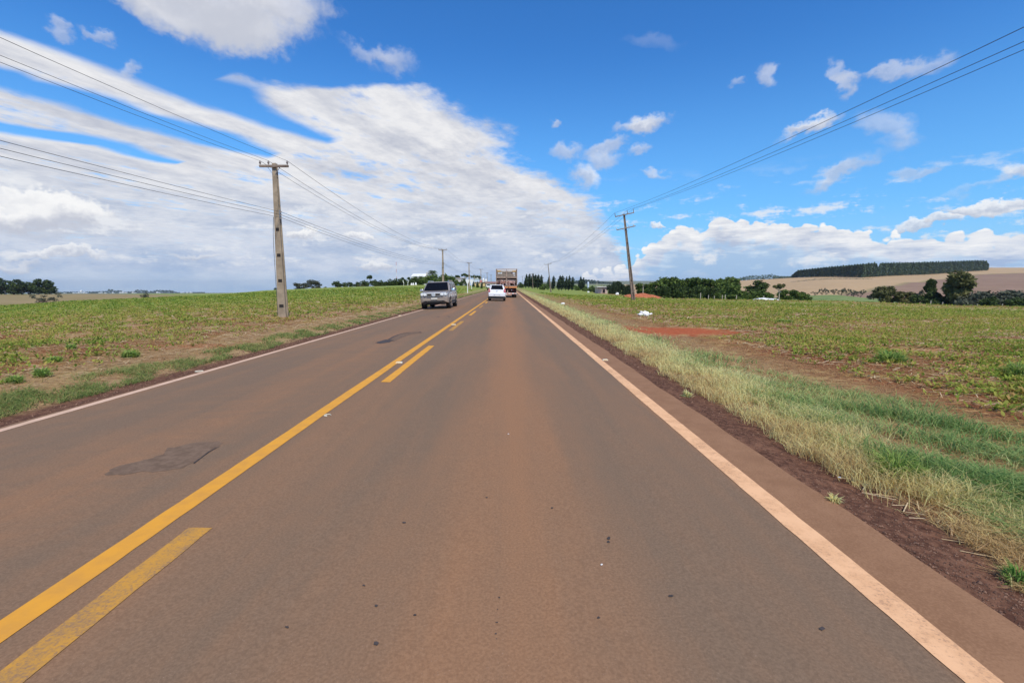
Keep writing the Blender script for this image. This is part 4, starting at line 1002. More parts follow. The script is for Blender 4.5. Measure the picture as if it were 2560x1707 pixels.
# palm
def palm(px, Y, hpx, label):
    p = at(px, 700, Y); z = tz1(p.x, Y); h = hpx / FPX * Y; e = empty('palm_tree', (p.x, Y, z), 0, label, 'palm tree')
    mb = MB(); mb.tube([(0, 0, -.2), (.1, 0, h * .5), (0, 0, h * .72)], [.22, .17, .14], 8); mb.build('trunk', BARK, e)
    V = []; F = []
    for k in range(34):
        a = k * 2.4; el = random.uniform(-.1, 1.3); L = h * .42; prev = None; q = 8; P = []
        for i in range(q + 1):
            t = i / q; rr = L * t * math.cos(el * (1 - t * .2)); zz = h * .72 + L * (math.sin(el) * t - .75 * t * t)
            P.append(Vector((math.cos(a) * rr, math.sin(a) * rr, zz)))
        side = Vector((-math.sin(a), math.cos(a), 0))
        for i in range(1, q + 1):
            for s_ in (-1, 1):
                w = .95 * math.sin(math.pi * min(1, i / q * .9 + .1)) + .1; c = P[i]; d = (P[i] - P[i - 1]) * .45
                o = len(V); V += [c - d * .6, c + side * s_ * w + Vector((0, 0, -w * .5)) + d * .4, c + d * .6, c + d * .1]; F.append((o, o + 1, o + 2, o + 3))
    o = np_mesh('crown', np.array([tuple(v) for v in V]), np.array(F), DARKG, {'tint': ('FACE', rng.uniform(.2, .9, len(F)))}, parent=e)
palm(1081, 232, 43, 'palm tree rising above the hedge between the white shed and the poles')
row('flat', DARKG, [(1145, 28, .62), (1165, 33, .75), (1186, 29, .6), (1199, 28, .6)], 262, 'dark rounded trees over the roadside buildings', 'dark rounded tree over the roadside buildings', n=600)
tree('bush', DARKG, 1158, 718, 205, 22, .72, 'dark bush against the right side of the white house', 'farm hedge trees', name='shrub', cat='shrub', n=500)
row('conic', DARKG, [(1139, 11, .5), (1171, 16, .62), (1183.5, 13, .8), (1194, 13.5, .85), (1204, 13, .7)], 178, 'clipped cone shrubs by the roadside', 'clipped cone shaped shrub by the roadside', name='conical_shrub', cat='shrub', n=500, jit=2)
# windswept rows right of the truck
row('wind', BLUEG, [(1314, 32, .95), (1322, 34, .9), (1330, 34, .95), (1337, 33, .9), (1344, 33, .95), (1352, 32, .8)], 330, 'windswept dark trees, first clump right of the truck', 'windswept dark tree in the first clump right of the truck', n=600, rz=0.0)
row('wind', BLUEG, [(1370, 28, .8), (1382, 31, .9), (1397, 32, 1.15), (1404, 33, 1.0), (1414, 30, .8), (1421, 33, .85), (1430, 31, .85)], 318, 'windswept dark trees, second clump right of the truck', 'windswept dark tree in the second clump right of the truck', n=600, rz=0.0)
row('wind', BLUEG, [(1449, 32, .95), (1456, 30, .9)], 312, 'pair of windswept dark trees near the water tank', 'windswept dark tree left of the water tank', n=600, rz=0.0)
row('bush', MIDG, [(1361, 14, .8), (1440, 12, .9), (1462, 12, .7), (1478, 14, .7), (1487, 14, .7)], 290, 'green bushes under the windswept trees', 'green bush among the windswept trees', name='shrub', cat='shrub', n=400)
row('bush', DARKG, [(1298, 13, .45), (1303, 14, .5)], 260, 'round bushes beside the truck', 'round bush on the right verge beside the truck', name='shrub', cat='shrub', n=400)
# dark clump left of the tall right pole
row('conic', BLUEG, [(1524, 26, .45), (1533, 32, .5), (1541, 28, .5), (1549, 30, .5), (1558, 27, .5), (1567, 28, .5), (1575, 30, .55), (1582, 26, .5)], 168, 'dark pointed trees left of the tall pole', 'dark pointed tree left of the tall leaning pole', n=620, jit=3)
row('round', BLUEG, [(1528, 22, .9), (1540, 32, .85), (1556, 25, .9), (1570, 24, .9)], 175, 'dark leafy trees behind the pointed ones', 'dark leafy tree left of the tall leaning pole', n=620, jit=3)
# long green belt right of the pole
row('round', MIDG, [(1597, 30, .9), (1612, 30, .9), (1630, 33, .9), (1648, 44, .95), (1667, 48, .95), (1688, 50, .95), (1700, 45, .9), (1716, 46, .9), (1733, 48, .9), (1750, 47, .9), (1768, 44, .9), (1788, 47, .9), (1806, 46, .9)], 158, 'green belt of trees behind the right field', 'green tree in the belt behind the right field', n=800, jit=9)
row('bush', DARKG, [(1640, 30, .7), (1665, 34, .7), (1690, 34, .7), (1715, 34, .7), (1740, 34, .7), (1765, 32, .7), (1790, 34, .7), (1815, 34, .7), (1838, 30, .7)], 147, 'dark undergrowth trees at the foot of the belt', 'dark low tree at the foot of the belt', n=800, jit=3)
tree('round', MIDG, 1829, 745, 170, 54, .95, 'broad tallest crowned green tree in the belt, darker on top', 'solitary trees at the right', n=1200)
tree('bush', MIDG, 1830, 745, 140, 34, .9, 'light green leafy tree in front of the broad crowned one', 'solitary trees at the right', n=900)
tree('round', DARKG, 1893, 745, 160, 42, 1.15, 'wide dark green tree standing before the tan field', 'solitary trees at the right', n=1200)
row('bush', MIDG, [(1866, 24, .9), (1890, 22, 1.0), (1915, 20, 1.0), (1960, 24, .9), (1985, 24, .9), (2005, 20, .9), (2016, 16, .8)], 132, 'low green trees by the white sheet', 'low green tree near the white ground sheet', n=800, jit=3)
tree('flat', OLIVE, 1945, 750, 140, 43, .62, 'yellowish umbrella shaped tree behind the thin white post', 'solitary trees at the right', n=420, bark=BARKP)
# valley line of trees at the right
row('thin', GREYG, [(2037, 9, 1.3), (2055, 18, .8), (2065, 15, .8), (2085, 16, 1.0), (2103, 16, .9), (2118, 18, .8), (2134, 13, 1.1), (2152, 14, 1.0)], 262, 'grey shrubs along the creek at the right', 'grey green shrub along the distant creek', vb=738, n=420, name='shrub', cat='shrub', jit=3)
row('round', GREYG, [(2183, 30, .9)], 250, 'grey trees of the valley', 'grey leafy tree at the creek, in the dip of the valley', n=600)
row('round', OLIVE, [(2200, 38, .9), (2217, 40, .95), (2243, 28, .95), (2262, 27, 1.0), (2277, 26, .9)], 170, 'olive brown trees of the valley', 'olive brown tree in the valley', n=900, bark=BARKP)
tree('euc', GREYG, 2296, 760, 165, 34, .8, 'thin pale stemmed tree left of the big dark tree', 'valley trees at the right', bark=BARKP, n=300)
tree('euc', DARKG, 2325, 762, 160, 66, .95, 'tall dark tree with pointed top in the valley', 'valley trees at the right', n=1500)
tree('bush', DARKG, 2318, 762, 155, 34, .8, 'dark bush at the foot of the tall dark tree', 'valley trees at the right', n=700)
row('bush', DARKG, [(2345, 34, .75), (2362, 32, .8), (2378, 30, .8)], 158, 'dark bushes between the two big valley trees', 'dark bush between the two big valley trees', n=700, jit=2)
tree('round', OLIVE, 2402, 762, 150, 76, .70, 'biggest olive green tree in the valley, sunlit on its right', 'valley trees at the right', n=2200)
tree('round', DARKG, 2386, 762, 155, 68, .62, 'dark tree merged with the left side of the biggest olive tree', 'valley trees at the right', n=1500)
row('bush', GREYG, [(2425, 36, 1.0), (2446, 36, 1.1), (2467, 40, 1.1), (2490, 42, 1.1), (2515, 42, 1.1), (2540, 42, 1.1), (2566, 42, 1.1), (2600, 42, 1.1)], 150, 'grey green thicket at the right edge', 'grey green bush in the thicket at the right edge', n=900, jit=5)
row('bush', DARKG, [(2475, 28, .8), (2530, 26, .8), (2556, 28, .8)], 140, 'dark bushes in front of the thicket', 'dark bush in front of the thicket at the right edge', n=800, jit=3)

# plantation block on the far hill: one mass
def plantation():
    n = 60000
    px = rng.uniform(1976, 2467, n); u = PX(px)
    Y0 = np.interp(px, [1976, 2155, 2321, 2464], [985, 760, 905, 1010])       # front edge of the block
    D = rng.uniform(0, 1, n) ** 1.8 * 70; Y = Y0 + D; X = u * Y; Z = tz(X, Y)
    hh = np.interp(px, [1976, 1990, 2155, 2184, 2190, 2196, 2320, 2440, 2460, 2467], [5, 14, 20.5, 22, 14, 21, 22, 20.5, 19, 11]) * (1 + 0.05 * np.sin(px * .9) + 0.03 * np.sin(px * 1.3 + 1) + rng.normal(0, .012, n))
    t_ = rng.uniform(0.06, 1, n); top = rng.uniform(0, 1, n) < .35; t_ = np.where(top, rng.uniform(.9, 1.02, n), t_)
    C = np.stack([X, Y, Z + hh * t_], -1); a = rng.normal(0, 1, (n, 3)); a /= np.linalg.norm(a, axis=1)[:, None]; b = np.cross(a, rng.normal(0, 1, (n, 3))); b /= np.linalg.norm(b, axis=1)[:, None]
    s_ = rng.uniform(.7, 1.5, n)[:, None]
    V = np.stack([C - a * s_, C + b * s_ * .6, C + a * s_, C - b * s_ * .6], 1).reshape(-1, 3)
    o = np_mesh('tree_plantation', V, np.arange(n * 4).reshape(-1, 4), BLUEG2, {'tint': ('FACE', np.clip(rng.normal(.5, .2, n) + .2 * np.sin(px * .35), 0, 1))})
    tag(o, 'dense dark block of planted trees on the distant hill at the right', 'forest', kind='stuff')
BLUEG2 = leafmat('plantation_foliage', [(0.030, 0.052, 0.028), (0.062, 0.092, 0.048), (0.115, 0.15, 0.072)], trans=0.1)
plantation()
FARV = leafmat('hazed_foliage', [(0.05, 0.075, 0.06), (0.075, 0.10, 0.08), (0.11, 0.14, 0.10)], trans=0.1)  # bluish haze of distance painted into the leaf colours
def far_wood(pts, Y, label, hm, depth=60, n=2500, sz=3.0, m=None):
    px0, px1 = pts[0][0], pts[-1][0]; px = rng.uniform(px0, px1, n); hp = np.interp(px, [p[0] for p in pts], [p[1] for p in pts])
    Yv = Y + rng.uniform(0, depth, n); X = PX(px) * Yv; Z = tz(X, Yv); h = hp / FPX * Yv * (1 + .12 * np.sin(px * .8))
    C = np.stack([X, Yv, Z + h * rng.uniform(0, 1, n)], -1); a = rng.normal(0, 1, (n, 3)); a /= np.linalg.norm(a, axis=1)[:, None]; b = np.cross(a, rng.normal(0, 1, (n, 3))); b /= np.linalg.norm(b, axis=1)[:, None]; s_ = sz * rng.uniform(.5, 1.2, n)[:, None]
    V = np.stack([C - a * s_, C + b * s_ * .5, C + a * s_, C - b * s_ * .5], 1).reshape(-1, 3)
    tag(np_mesh('distant_wood', V, np.arange(n * 4).reshape(-1, 4), m or FARV, {'tint': ('FACE', rng.uniform(.1, .9, n))}), label, 'wood', kind='stuff')
far_wood([(140, 3), (240, 3.5), (280, 5), (281, 9), (292, 9), (300, 6), (312, 7), (320, 3), (348, 4), (350, 8), (378, 7), (382, 2), (388, 5), (405, 7), (440, 6), (452, 1), (520, 2)], 2500, 'thin line of hazy trees on the horizon at the left', 8, n=5000, sz=3.2)
far_wood([(1840, 6), (1870, 10), (1900, 10), (1925, 12), (1945, 6), (1976, 4)], 1010, 'dark wood on the skyline left of the plantation', 8, m=BLUEG2, n=1500, sz=1.5)
far_wood([(1415, 3), (1440, 6), (1460, 9), (1485, 7), (1510, 3), (1540, 1)], 1500, 'bluish wooded knoll on the horizon behind the windswept trees', 8, depth=160, n=3500, sz=3.0)
far_wood([(1500, 7), (1520, 10), (1560, 6)], 620, 'row of dark far trees behind the small pink house', 8, n=900, sz=1.3)
far_wood([(1240, 2), (1290, 3), (1330, 4), (1480, 4)], 700, 'low hedge line far down the road at the right', 8, n=1200, sz=1.0)
far_wood([(1975, .8), (2030, 1.6), (2034, 4), (2040, 1.2), (2110, 1.6), (2117, 3.5), (2122, 1.2), (2180, .8)], 700, 'thin dark hedge crossing the tan field', 8, depth=8, n=700, sz=.6)

# ------------------------------------------------------------------ buildings
def bldg(name, px0, px1, py_top, Y, depth, wallm, label, cat='building', roof=None, roofm=None, rh=0.0, over=.3, wins=(), base=None, hh=None, parts=None):
    a = at(px0, 712, Y); b = at(px1, 712, Y); w = b.x - a.x; cx = (a.x + b.x) / 2
    z0 = tz1(cx, Y) - 0.1; top = at((px0 + px1) / 2, py_top, Y).z; h = hh or (top - z0); hw = h - rh
    e = empty(name, (cx, Y, z0), 0, label, cat)
    mb = MB(); mb.box((0, depth / 2, hw / 2), (w, depth, hw)); mb.build('wall', wallm, e)
    if roof == 'gable':
        mr = MB(); o_ = over; mr.prism([(-w / 2 - o_, 0, 0), (w / 2 + o_, 0, 0), (w / 2 + o_, 0, .12), (0, 0, rh), (-w / 2 - o_, 0, .12)], (0, -o_, hw), (0, depth + o_, hw)); mr.build('roof', roofm, e)
    elif roof == 'long':
        mr = MB(); o_ = over; mr.prism([(0, -o_, 0), (0, depth + o_, 0), (0, depth + o_, .1), (0, depth / 2, rh), (0, -o_, .1)], (-w / 2 - o_, 0, hw), (w / 2 + o_, 0, hw)); mr.build('roof', roofm, e)
    elif roof == 'flat':
        mr = MB(); mr.box((0, depth / 2 - .1, hw + .12), (w + over * 2, depth + over * 2, .24)); mr.build('roof', roofm, e)
    for (fx, fz, fw, fh, kind) in wins:
        m2 = MB(); m2.box((fx * w, -0.03, fz * hw), (fw, .08, fh)); wn = m2.build('door' if kind == 'd' else 'window', WHITE if kind != 'd' else ROOFR, e)
        m3 = MB(); m3.box((fx * w, -0.075, fz * hw), (fw * .84, .02, fh * .84)); m3.build('pane' if kind != 'd' else 'panel', GLASSD, wn)
    return e, w, hw
e, w, h = bldg('shed', 1029, 1064.5, 683.5, 300, 14, WALLW, 'long white roofed shed showing above the farm hedge', roof='long', roofm=ROOFW, rh=2.0, wins=[(-.3, .5, 1.4, 1.2, 'w'), (.2, .5, 1.4, 1.2, 'w')])
mb = MB(); mb.box((w / 2 + .9, -.5, h * .5 + 1.2), (.45, .45, h + 2.8)); mb.build('chimney', WALLB, e)
e, w, h = bldg('house', 1135, 1159.5, 694, 236, 7, WALLW, 'white and pink roadside house beside the leafy trees', 'house', roof='flat', roofm=WALLP, rh=.3, wins=[(-.28, .22, 1.0, 1.1, 'w'), (.22, .2, .9, 1.7, 'd')])
mb = MB()
for k in range(4): mb.box((0, -.06, h - .35 - k * .32), (w * .94, .1, .06))
mb.build('facade_trim', WALLP, e)
mb = MB(); mb.box((w * .18, -.8, h * .47), (w * .6, 1.7, .12)); mb.build('awning', WHITE, e)
e, w, h = bldg('workshop', 1184, 1201.5, 693.5, 290, 9, BLUEW, 'pale blue metal building behind the cone shrubs', roof='gable', roofm=ROOFW, rh=.9, wins=[(.1, .4, 1.6, 1.2, 'w')])
bldg('wall_building', 1184.5, 1212, 705.5, 222, 6, WALLY, 'low ochre yellow building behind the cone shrubs', roof='flat', roofm=ROOFR, rh=.18, over=.2, wins=[(-.2, .55, 1.1, .8, 'w'), (.25, .5, .8, 1.4, 'd')])
bldg('warehouse', 1210, 1246, 704, 265, 12, WALLB, 'long low building with reddish brown roof left of the truck', roof='long', roofm=ROOFR, rh=1.0, wins=[(-.35, .5, 1.1, .9, 'w'), (-.1, .5, 1.1, .9, 'w'), (.2, .45, 1.0, 1.6, 'd')])
bldg('guard_hut', 1207, 1221, 711, 226, 3, WALLB, 'tiny beige hut below the white silos', 'hut', roof='flat', roofm=ROOFR, rh=.12, over=.2, wins=[(0, .55, .8, .5, 'w')])
for i, (px, wpx, py, lb) in enumerate([(1208.5, 6, 695, 'left white silo beside the brown roofed building'), (1215, 6, 697, 'right white silo beside the brown roofed building')]):
    p = at(px, 712, 280); z = tz1(p.x, 280); r_ = wpx / FPX * 280 / 2; hh = at(px, py, 280).z - z; e = empty('silo', (p.x, 280, z), 0, lb, 'silo', 'white silos')
    mb = MB(); mb.lathe([(r_, 0), (r_, hh * .8)], n=16); mb.build('tank', WHITE, e, smooth=False); mb = MB(); mb.lathe([(r_ * 1.04, hh * .8), (r_ * .3, hh * .97), (r_ * .1, hh)], n=16); mb.build('cone_roof', WHITE, e)
e, w, h = bldg('small_house', 1495, 1519, 716, 178, 6, WALLP, 'small pinkish house with a door right of the windswept trees', 'house', roof='flat', roofm=WALLW, rh=.3, over=.4, wins=[(.12, .42, 1.0, 1.5, 'd')])
mb = MB()
for k in range(3): mb.box((-w / 2 + .2 + k * .5, -1.2, h * .5), (.12, .12, h))
mb.box((-w * .25, -.7, h + .02), (w * .5, 1.6, .10)); mb.build('porch', ROOFG, e)
# far town
tw = [(160, 2, 'w'), (183, 3, 'w'), (190, 2.5, 'b'), (196, 4, 'w'), (202, 10, 't'), (209, 4.5, 'w'), (215, 3, 'b'), (248, 3, 'w'), (253, 4, 'w'), (262, 3, 'w'), (281, 3, 'w'), (300, 4, 'w'), (306, 5, 'w'), (314, 3.5, 'w'), (331, 4, 'w'), (337, 2, 'w'), (392, 4.5, 'w'), (398, 2.5, 'w'), (452, 2.5, 'b'), (456, 3.5, 'w'), (467, 3.2, 'w'), (476, 3.4, 'w')]
def farhouse(px, hp, kind, i, Y, label):
    p = at(px, 732, Y); z = tz1(p.x, Y) - .5; h = hp * .75 / FPX * Y; w = (3.8 if kind != 't' else 3.0) / FPX * Y; e = empty('distant_building', (p.x, Y, z), 0, label, 'building', 'white buildings of the distant town')
    mb = MB(); mb.box((0, 5, h * .4), (w, 10, h * .8)); mb.build('wall', WALLW if kind != 'b' else BLUEW, e)
    mb = MB(); mb.prism([(0, -.4, 0), (0, 10.4, 0), (0, 5, h * .24)], (-w / 2 - .4, 0, h * .8), (w / 2 + .4, 0, h * .8)); mb.build('roof', ROOFW, e)
for i, (px, hp, k) in enumerate(tw):
    lb = 'tall white tower block of the distant town' if k == 't' else f'tiny {"bluish" if k == "b" else "white"} building of the distant town, number {["one","two","three","four","five","six","seven","eight","nine","ten","eleven","twelve","thirteen","fourteen","fifteen","sixteen","seventeen","eighteen","nineteen","twenty","twenty-one","twenty-two"][i]} from the left'
    farhouse(px, hp, k, i, 2420 + 37 * (i % 3), lb)
# water tank on legs, right
p = at(1470, 728, 300); z = tz1(p.x, 300); e = empty('water_tank', (p.x, 300, z), 0, 'pale blue elevated water tank between bushes on the right', 'water tank')
ht = at(1470, 704.5, 300).z - z; mb = MB(); mb.lathe([(.55, ht * .42), (.62, ht * .45), (.62, ht * .93), (.2, ht)], n=16); mb.build('tank', BLUEW, e)
mb = MB()
for a in range(4): mb.tube([(.45 * math.cos(a * 1.57 + .8), .45 * math.sin(a * 1.57 + .8), 0), (.4 * math.cos(a * 1.57 + .8), .4 * math.sin(a * 1.57 + .8), ht * .44)], .06, 6)
mb.build('stand', STEEL, e)
# antenna mast
p = at(992, 712, 420); z = tz1(p.x, 420); ht = at(992, 655, 420).z - z; e = empty('radio_mast', (p.x, 420, z), 0, 'thin red and white lattice mast above the farm hedge', 'mast')
for k in range(7):
    mb = MB(); a, b = ht * k / 7, ht * (k + 1) / 7
    for q in range(3):
        c_, s_ = math.cos(q * 2.094), math.sin(q * 2.094); mb.tube([(c_ * .22, s_ * .22, a), (c_ * .22, s_ * .22, b)], .035, 4)
        c2, s2 = math.cos((q + 1) * 2.094), math.sin((q + 1) * 2.094); mb.tube([(c_ * .22, s_ * .22, a), (c2 * .22, s2 * .22, b)], .02, 4)
    mb.build('mast_section', REDP if k % 2 == 0 else WHITE, e)
# thin street light poles near the buildings
for (px, pyb, pyt, Y, lb) in [(1210.5, 716, 688, 236, 'thin grey lamp post between the left poles and the white silos'), (1165, 716, 688.5, 205, 'slim pale post behind the left white road sign'), (1186, 716, 689, 210, 'slim pale post right of the white road signs'), (1174, 716, 686, 214, 'slim pale post between the two white road signs'), (1947, 751, 729, 101, 'thin white post right of the white ground sheet'), (1492, 729, 703, 190, 'thin pale post left of the small pinkish house'), (1607, 744, 714, 120, 'slim pale post above the red earth mound'), (1201, 715, 706, 190, 'short pale post under the red sign')]:
    p = at(px, pyb, Y); z = tz1(p.x, Y); h = at(px, pyt, Y).z - z; e = empty('lamp_post', (p.x, Y, z), 0, lb, 'post', 'slim posts in the distance')
    mb = MB(); mb.tube([(0, 0, -.1), (0, 0, h)], [.10, .07], 8); mb.build('post', WALLB, e); mb = MB(); mb.box((0, -.2, h), (.22, .55, .1)); mb.build('cap', STEEL, e)
# fence posts along the belt
fp = [1751, 1771, 1785.5, 1805.5, 1813, 1841, 1909, 2328, 2358, 2445, 2508]
for i, px in enumerate(fp):
    Y = float(np.interp(px, [1751, 1909, 2328, 2508], [104, 100, 90, 86])); p = at(px, 745, Y); z = tz1(p.x, Y); hp = [15, 9, 7, 10, 11, 10, 9, 10, 7, 5, 6][i] * 0.9
    e = empty('fence_post', (p.x, Y, z), 0, f'pale fence post at the far edge of the right field, {ORD[i]}{" from the left" if i else ""}', 'fence post', 'fence posts at the far edge of the field')
    h = hp / FPX * Y + .3; mb = MB(); mb.box((0, 0, h / 2 - .1), (.13, .13, h), taper=.85); mb.build('post', BARKP, e)
    mb = MB(); mb.tube([(-.1, -.075, h * .7), (.1, -.075, h * .7)], .012, 5); mb.build('staple', STEEL, e)
# white sheet on the ground
def sheet(px0, px1, py, Y, dpt, hgt, label, name='plastic_sheet', cat='plastic sheet'):
    a, b = at(px0, py, Y), at(px1, py, Y); w = b.x - a.x; cx = (a.x + b.x) / 2; n = 22; V = []; 
    z0 = tz1(cx, Y)
    for j in range(9):
        for i in range(n):
            fx, fy = i / (n - 1), j / 8; x = (fx - .5) * w; y = (fy - .5) * dpt
            hh = hgt * math.sin(math.pi * fx) ** .6 * math.sin(math.pi * fy) ** .7 * (1 + .3 * math.sin(fx * 17 + j) * math.cos(fy * 9 + i * .4)); V.append((x, y, hh + 0.01 + float(tz1(cx + x, Y + y)) - z0))
    ii = np.arange(9 * n).reshape(9, n); F = np.stack([ii[:-1, :-1], ii[:-1, 1:], ii[1:, 1:], ii[1:, :-1]], -1).reshape(-1, 4)
    o = np_mesh(name, np.array(V), F, WHITE, smooth=True); o.location = (cx, Y, z0); so_ = o.modifiers.new('thick', 'SOLIDIFY'); so_.thickness = .02
    return tag(o, label, cat)
sheet(1884, 1946, 748, 99, 3, .42, 'long white plastic sheet lying at the far edge of the right field')
# ------------------------------------------------------------------ vehicles
TYRE = mat('tyre_rubber', (0.018, 0.017, 0.017), rough=0.85)
RIMM = mat('dusty_alloy', (0.34, 0.27, 0.22), rough=0.45, metal=0.7)
GLASS = mat('tinted_glass', (0.006, 0.006, 0.008), rough=0.10, spec=0.14)
CHROME = mat('chrome', (0.85, 0.83, 0.80), rough=0.16, metal=0.9)
BLACKP = mat('black_plastic', (0.020, 0.018, 0.017), rough=0.7)
def m_suv(g, p):
    P = g.obj(); x, y, z = g.sep(P); n = g.noise(P, 6, 5, 0.65)
    d = g.ss(z + (n - 0.5) * 0.5, 0.45, 0.95, 0.75, 0.0)
    g.put(p.inputs['Roughness'], g.m('ADD', 0.22, d * 0.5)); g.put(p.inputs['Metallic'], g.m('SUBTRACT', 0.15, d * 0.15))
    return g.mix(d, (0.29, 0.25, 0.22), (0.35, 0.27, 0.20))
SUVP = mat('grey_paint_with_road_dust', rough=0.3, fn=m_suv, coat=0.15)
WPAINT = mat('white_car_paint', (0.80, 0.80, 0.82), rough=0.22, spec=0.5, coat=0.6)
LENS = mat('headlight_lens', (0.80, 0.82, 0.80), rough=0.08, spec=0.9)
REDL = mat('tail_light_red', (0.58, 0.07, 0.08), rough=0.15, spec=0.8)
PLATE = mat('plate_grey', (0.62, 0.58, 0.50), rough=0.5)
SHADE = mat('underbody', (0.012, 0.011, 0.010), rough=0.95)

def body_loft(st, wheels, rw):
    rings = []
    for (y, w, zb, zt, cr) in st:
        za = zb + 0.02
        for yw in wheels:
            if abs(y - yw) < rw: za = max(za, rw * 0.0 + WZ + math.sqrt(rw * rw - (y - yw) ** 2))
        zm = max(zb + (zt - zb) * 0.5, za + 0.03); zs = max(zt - .12, zm + .01)
        half = [(0, zb), (w - .30, zb), (w - .29, za), (w - .03, za), (w, zm), (w - .012, zs), (w - .07, zt - .01), (w * .6, zt + cr * .7), (0, zt + cr)]
        ring = [(x, y, z) for x, z in half] + [(-x, y, z) for x, z in half[-2:0:-1]]
        rings.append(ring)
    return rings
def stations(keys, wheels, rw):
    ys = sorted(set([k[0] for k in keys] + [yw + rw * math.cos(a) for yw in wheels for a in np.linspace(0, math.pi, 11)] + [yw + s_ * (rw + .005) for yw in wheels for s_ in (-1, 1)]))
    K = np.array(keys); return [(y, *[float(np.interp(y, K[:, 0], K[:, j])) for j in range(1, K.shape[1])]) for y in ys]
def cabin(b, t):     # b/t: (z, half width, y0, y1)
    def ring(q, c):
        z, w, y0, y1 = q; return [(-w + c, y0, z), (w - c, y0, z), (w, y0 + c, z), (w, y1 - c, z), (w - c, y1, z), (-w + c, y1, z), (-w, y1 - c, z), (-w, y0 + c, z)]
    mb = MB(); z, w, y0, y1 = t
    mb.loft([ring(b, .10), ring(((b[0] + t[0]) / 2, (b[1] + t[1]) / 2 + .02, (b[2] + t[2]) / 2 - (.0), (b[3] + t[3]) / 2), .10), ring(t, .12), ring((z + .045, w - .08, y0 + .10, y1 - .08), .14), ring((z + .06, w - .3, y0 + .4, y1 - .4), .16)])
    return mb
def pane(c, off=0.012, th=0.012):     # c: 4 corners
    c = [Vector(p) for p in c]; n = (c[1] - c[0]).cross(c[3] - c[0]).normalized(); mb = MB()
    o = [p + n * off for p in c]; i = [p - n * th for p in c]
    mb.loft([o, i]); return mb
def wheel(e, x, y, r, w=0.24):
    s_ = 1 if x > 0 else -1
    mb = MB(); mb.lathe([(r * .55, -w / 2), (r * .94, -w / 2), (r, -w / 2 + .03), (r, w / 2 - .03), (r * .94, w / 2), (r * .55, w / 2)], (x, y, WZ), 'X', 26); wh = mb.build('tyre', TYRE, None, smooth=False)
    root = bpy.data.objects.new('wheel', None); col.objects.link(root); root.parent = e; wh.parent = root
    m2 = MB(); f = x + s_ * (w / 2 - .02); m2.lathe([(r * .66, -.01), (r * .66, .015), (r * .58, .02), (r * .56, .0), (.02, 0)] if False else [(r * .66, -.01), (r * .66, .012)], (f, y, WZ), 'X', 20)
    m2.lathe([(r * .14, -.02), (r * .14, .03)], (f, y, WZ), 'X', 10)
    for k in range(5):
        a = k * 1.2566; m2.bar((f + s_ * .015, y, WZ), (f + s_ * .015, y + math.cos(a) * r * .64, WZ + math.sin(a) * r * .64), .07, .03)
    m2.build('rim', RIMM, root)
def mirror(e, x, y, z, front, capm, s=1.0):
    s_ = 1 if x > 0 else -1; mb = MB(); mb.box((x, y, z), (.24 * s, .14, .17), taper=.85); m_ = mb.build('mirror', capm, e, bevel=.035)
    m2 = MB(); m2.box((x, y + (-.071 if not front else .071), z), (.19 * s, .012, .12)); m2.build('mirror_glass', GLASS, m_)
    m3 = MB(); m3.box((x - s_ * .13, y, z - .09), (.16, .07, .05)); m3.build('mirror_base', BLACKP, m_)

# --- grey off-road car coming towards the camera (front at local y = 0)
WZ = 0.37
sy = 31.2; sx = at(1086, 760, sy).x
suv = empty('off_road_car', (sx, sy, float(road_z(sx, sy + 2.2))), 0, 'dusty grey off-road car coming towards us on the left lane', 'car')
suv.rotation_euler = (0, -0.036, R(-1.5))
wl_ = (0.92, 3.78); rw = 0.44
keys = [(0.0, .74, .50, .88, .0), (0.05, .86, .44, 1.00, .02), (.16, .92, .41, 1.06, .03), (.40, .955, .38, 1.11, .05), (1.0, .965, .30, 1.16, .05), (1.25, .965, .30, 1.19, .03), (2.5, .965, .30, 1.19, .0), (4.2, .955, .32, 1.17, .0), (4.6, .92, .38, 1.12, .0), (4.75, .84, .46, 1.02, .0)]
mb = MB(); mb.loft(body_loft(stations(keys, wl_, rw), wl_, rw)); mb.build('body', SUVP, suv, smooth=False, bevel=.015)
mb = cabin((1.17, .935, .98, 4.52), (1.76, .76, 1.72, 4.28)); mb.build('cabin', SUVP, suv)
mb = pane([(-.83, 1.03, 1.21), (.83, 1.03, 1.21), (.69, 1.69, 1.735), (-.69, 1.69, 1.735)], .035); mb.build('windscreen', GLASS, suv)
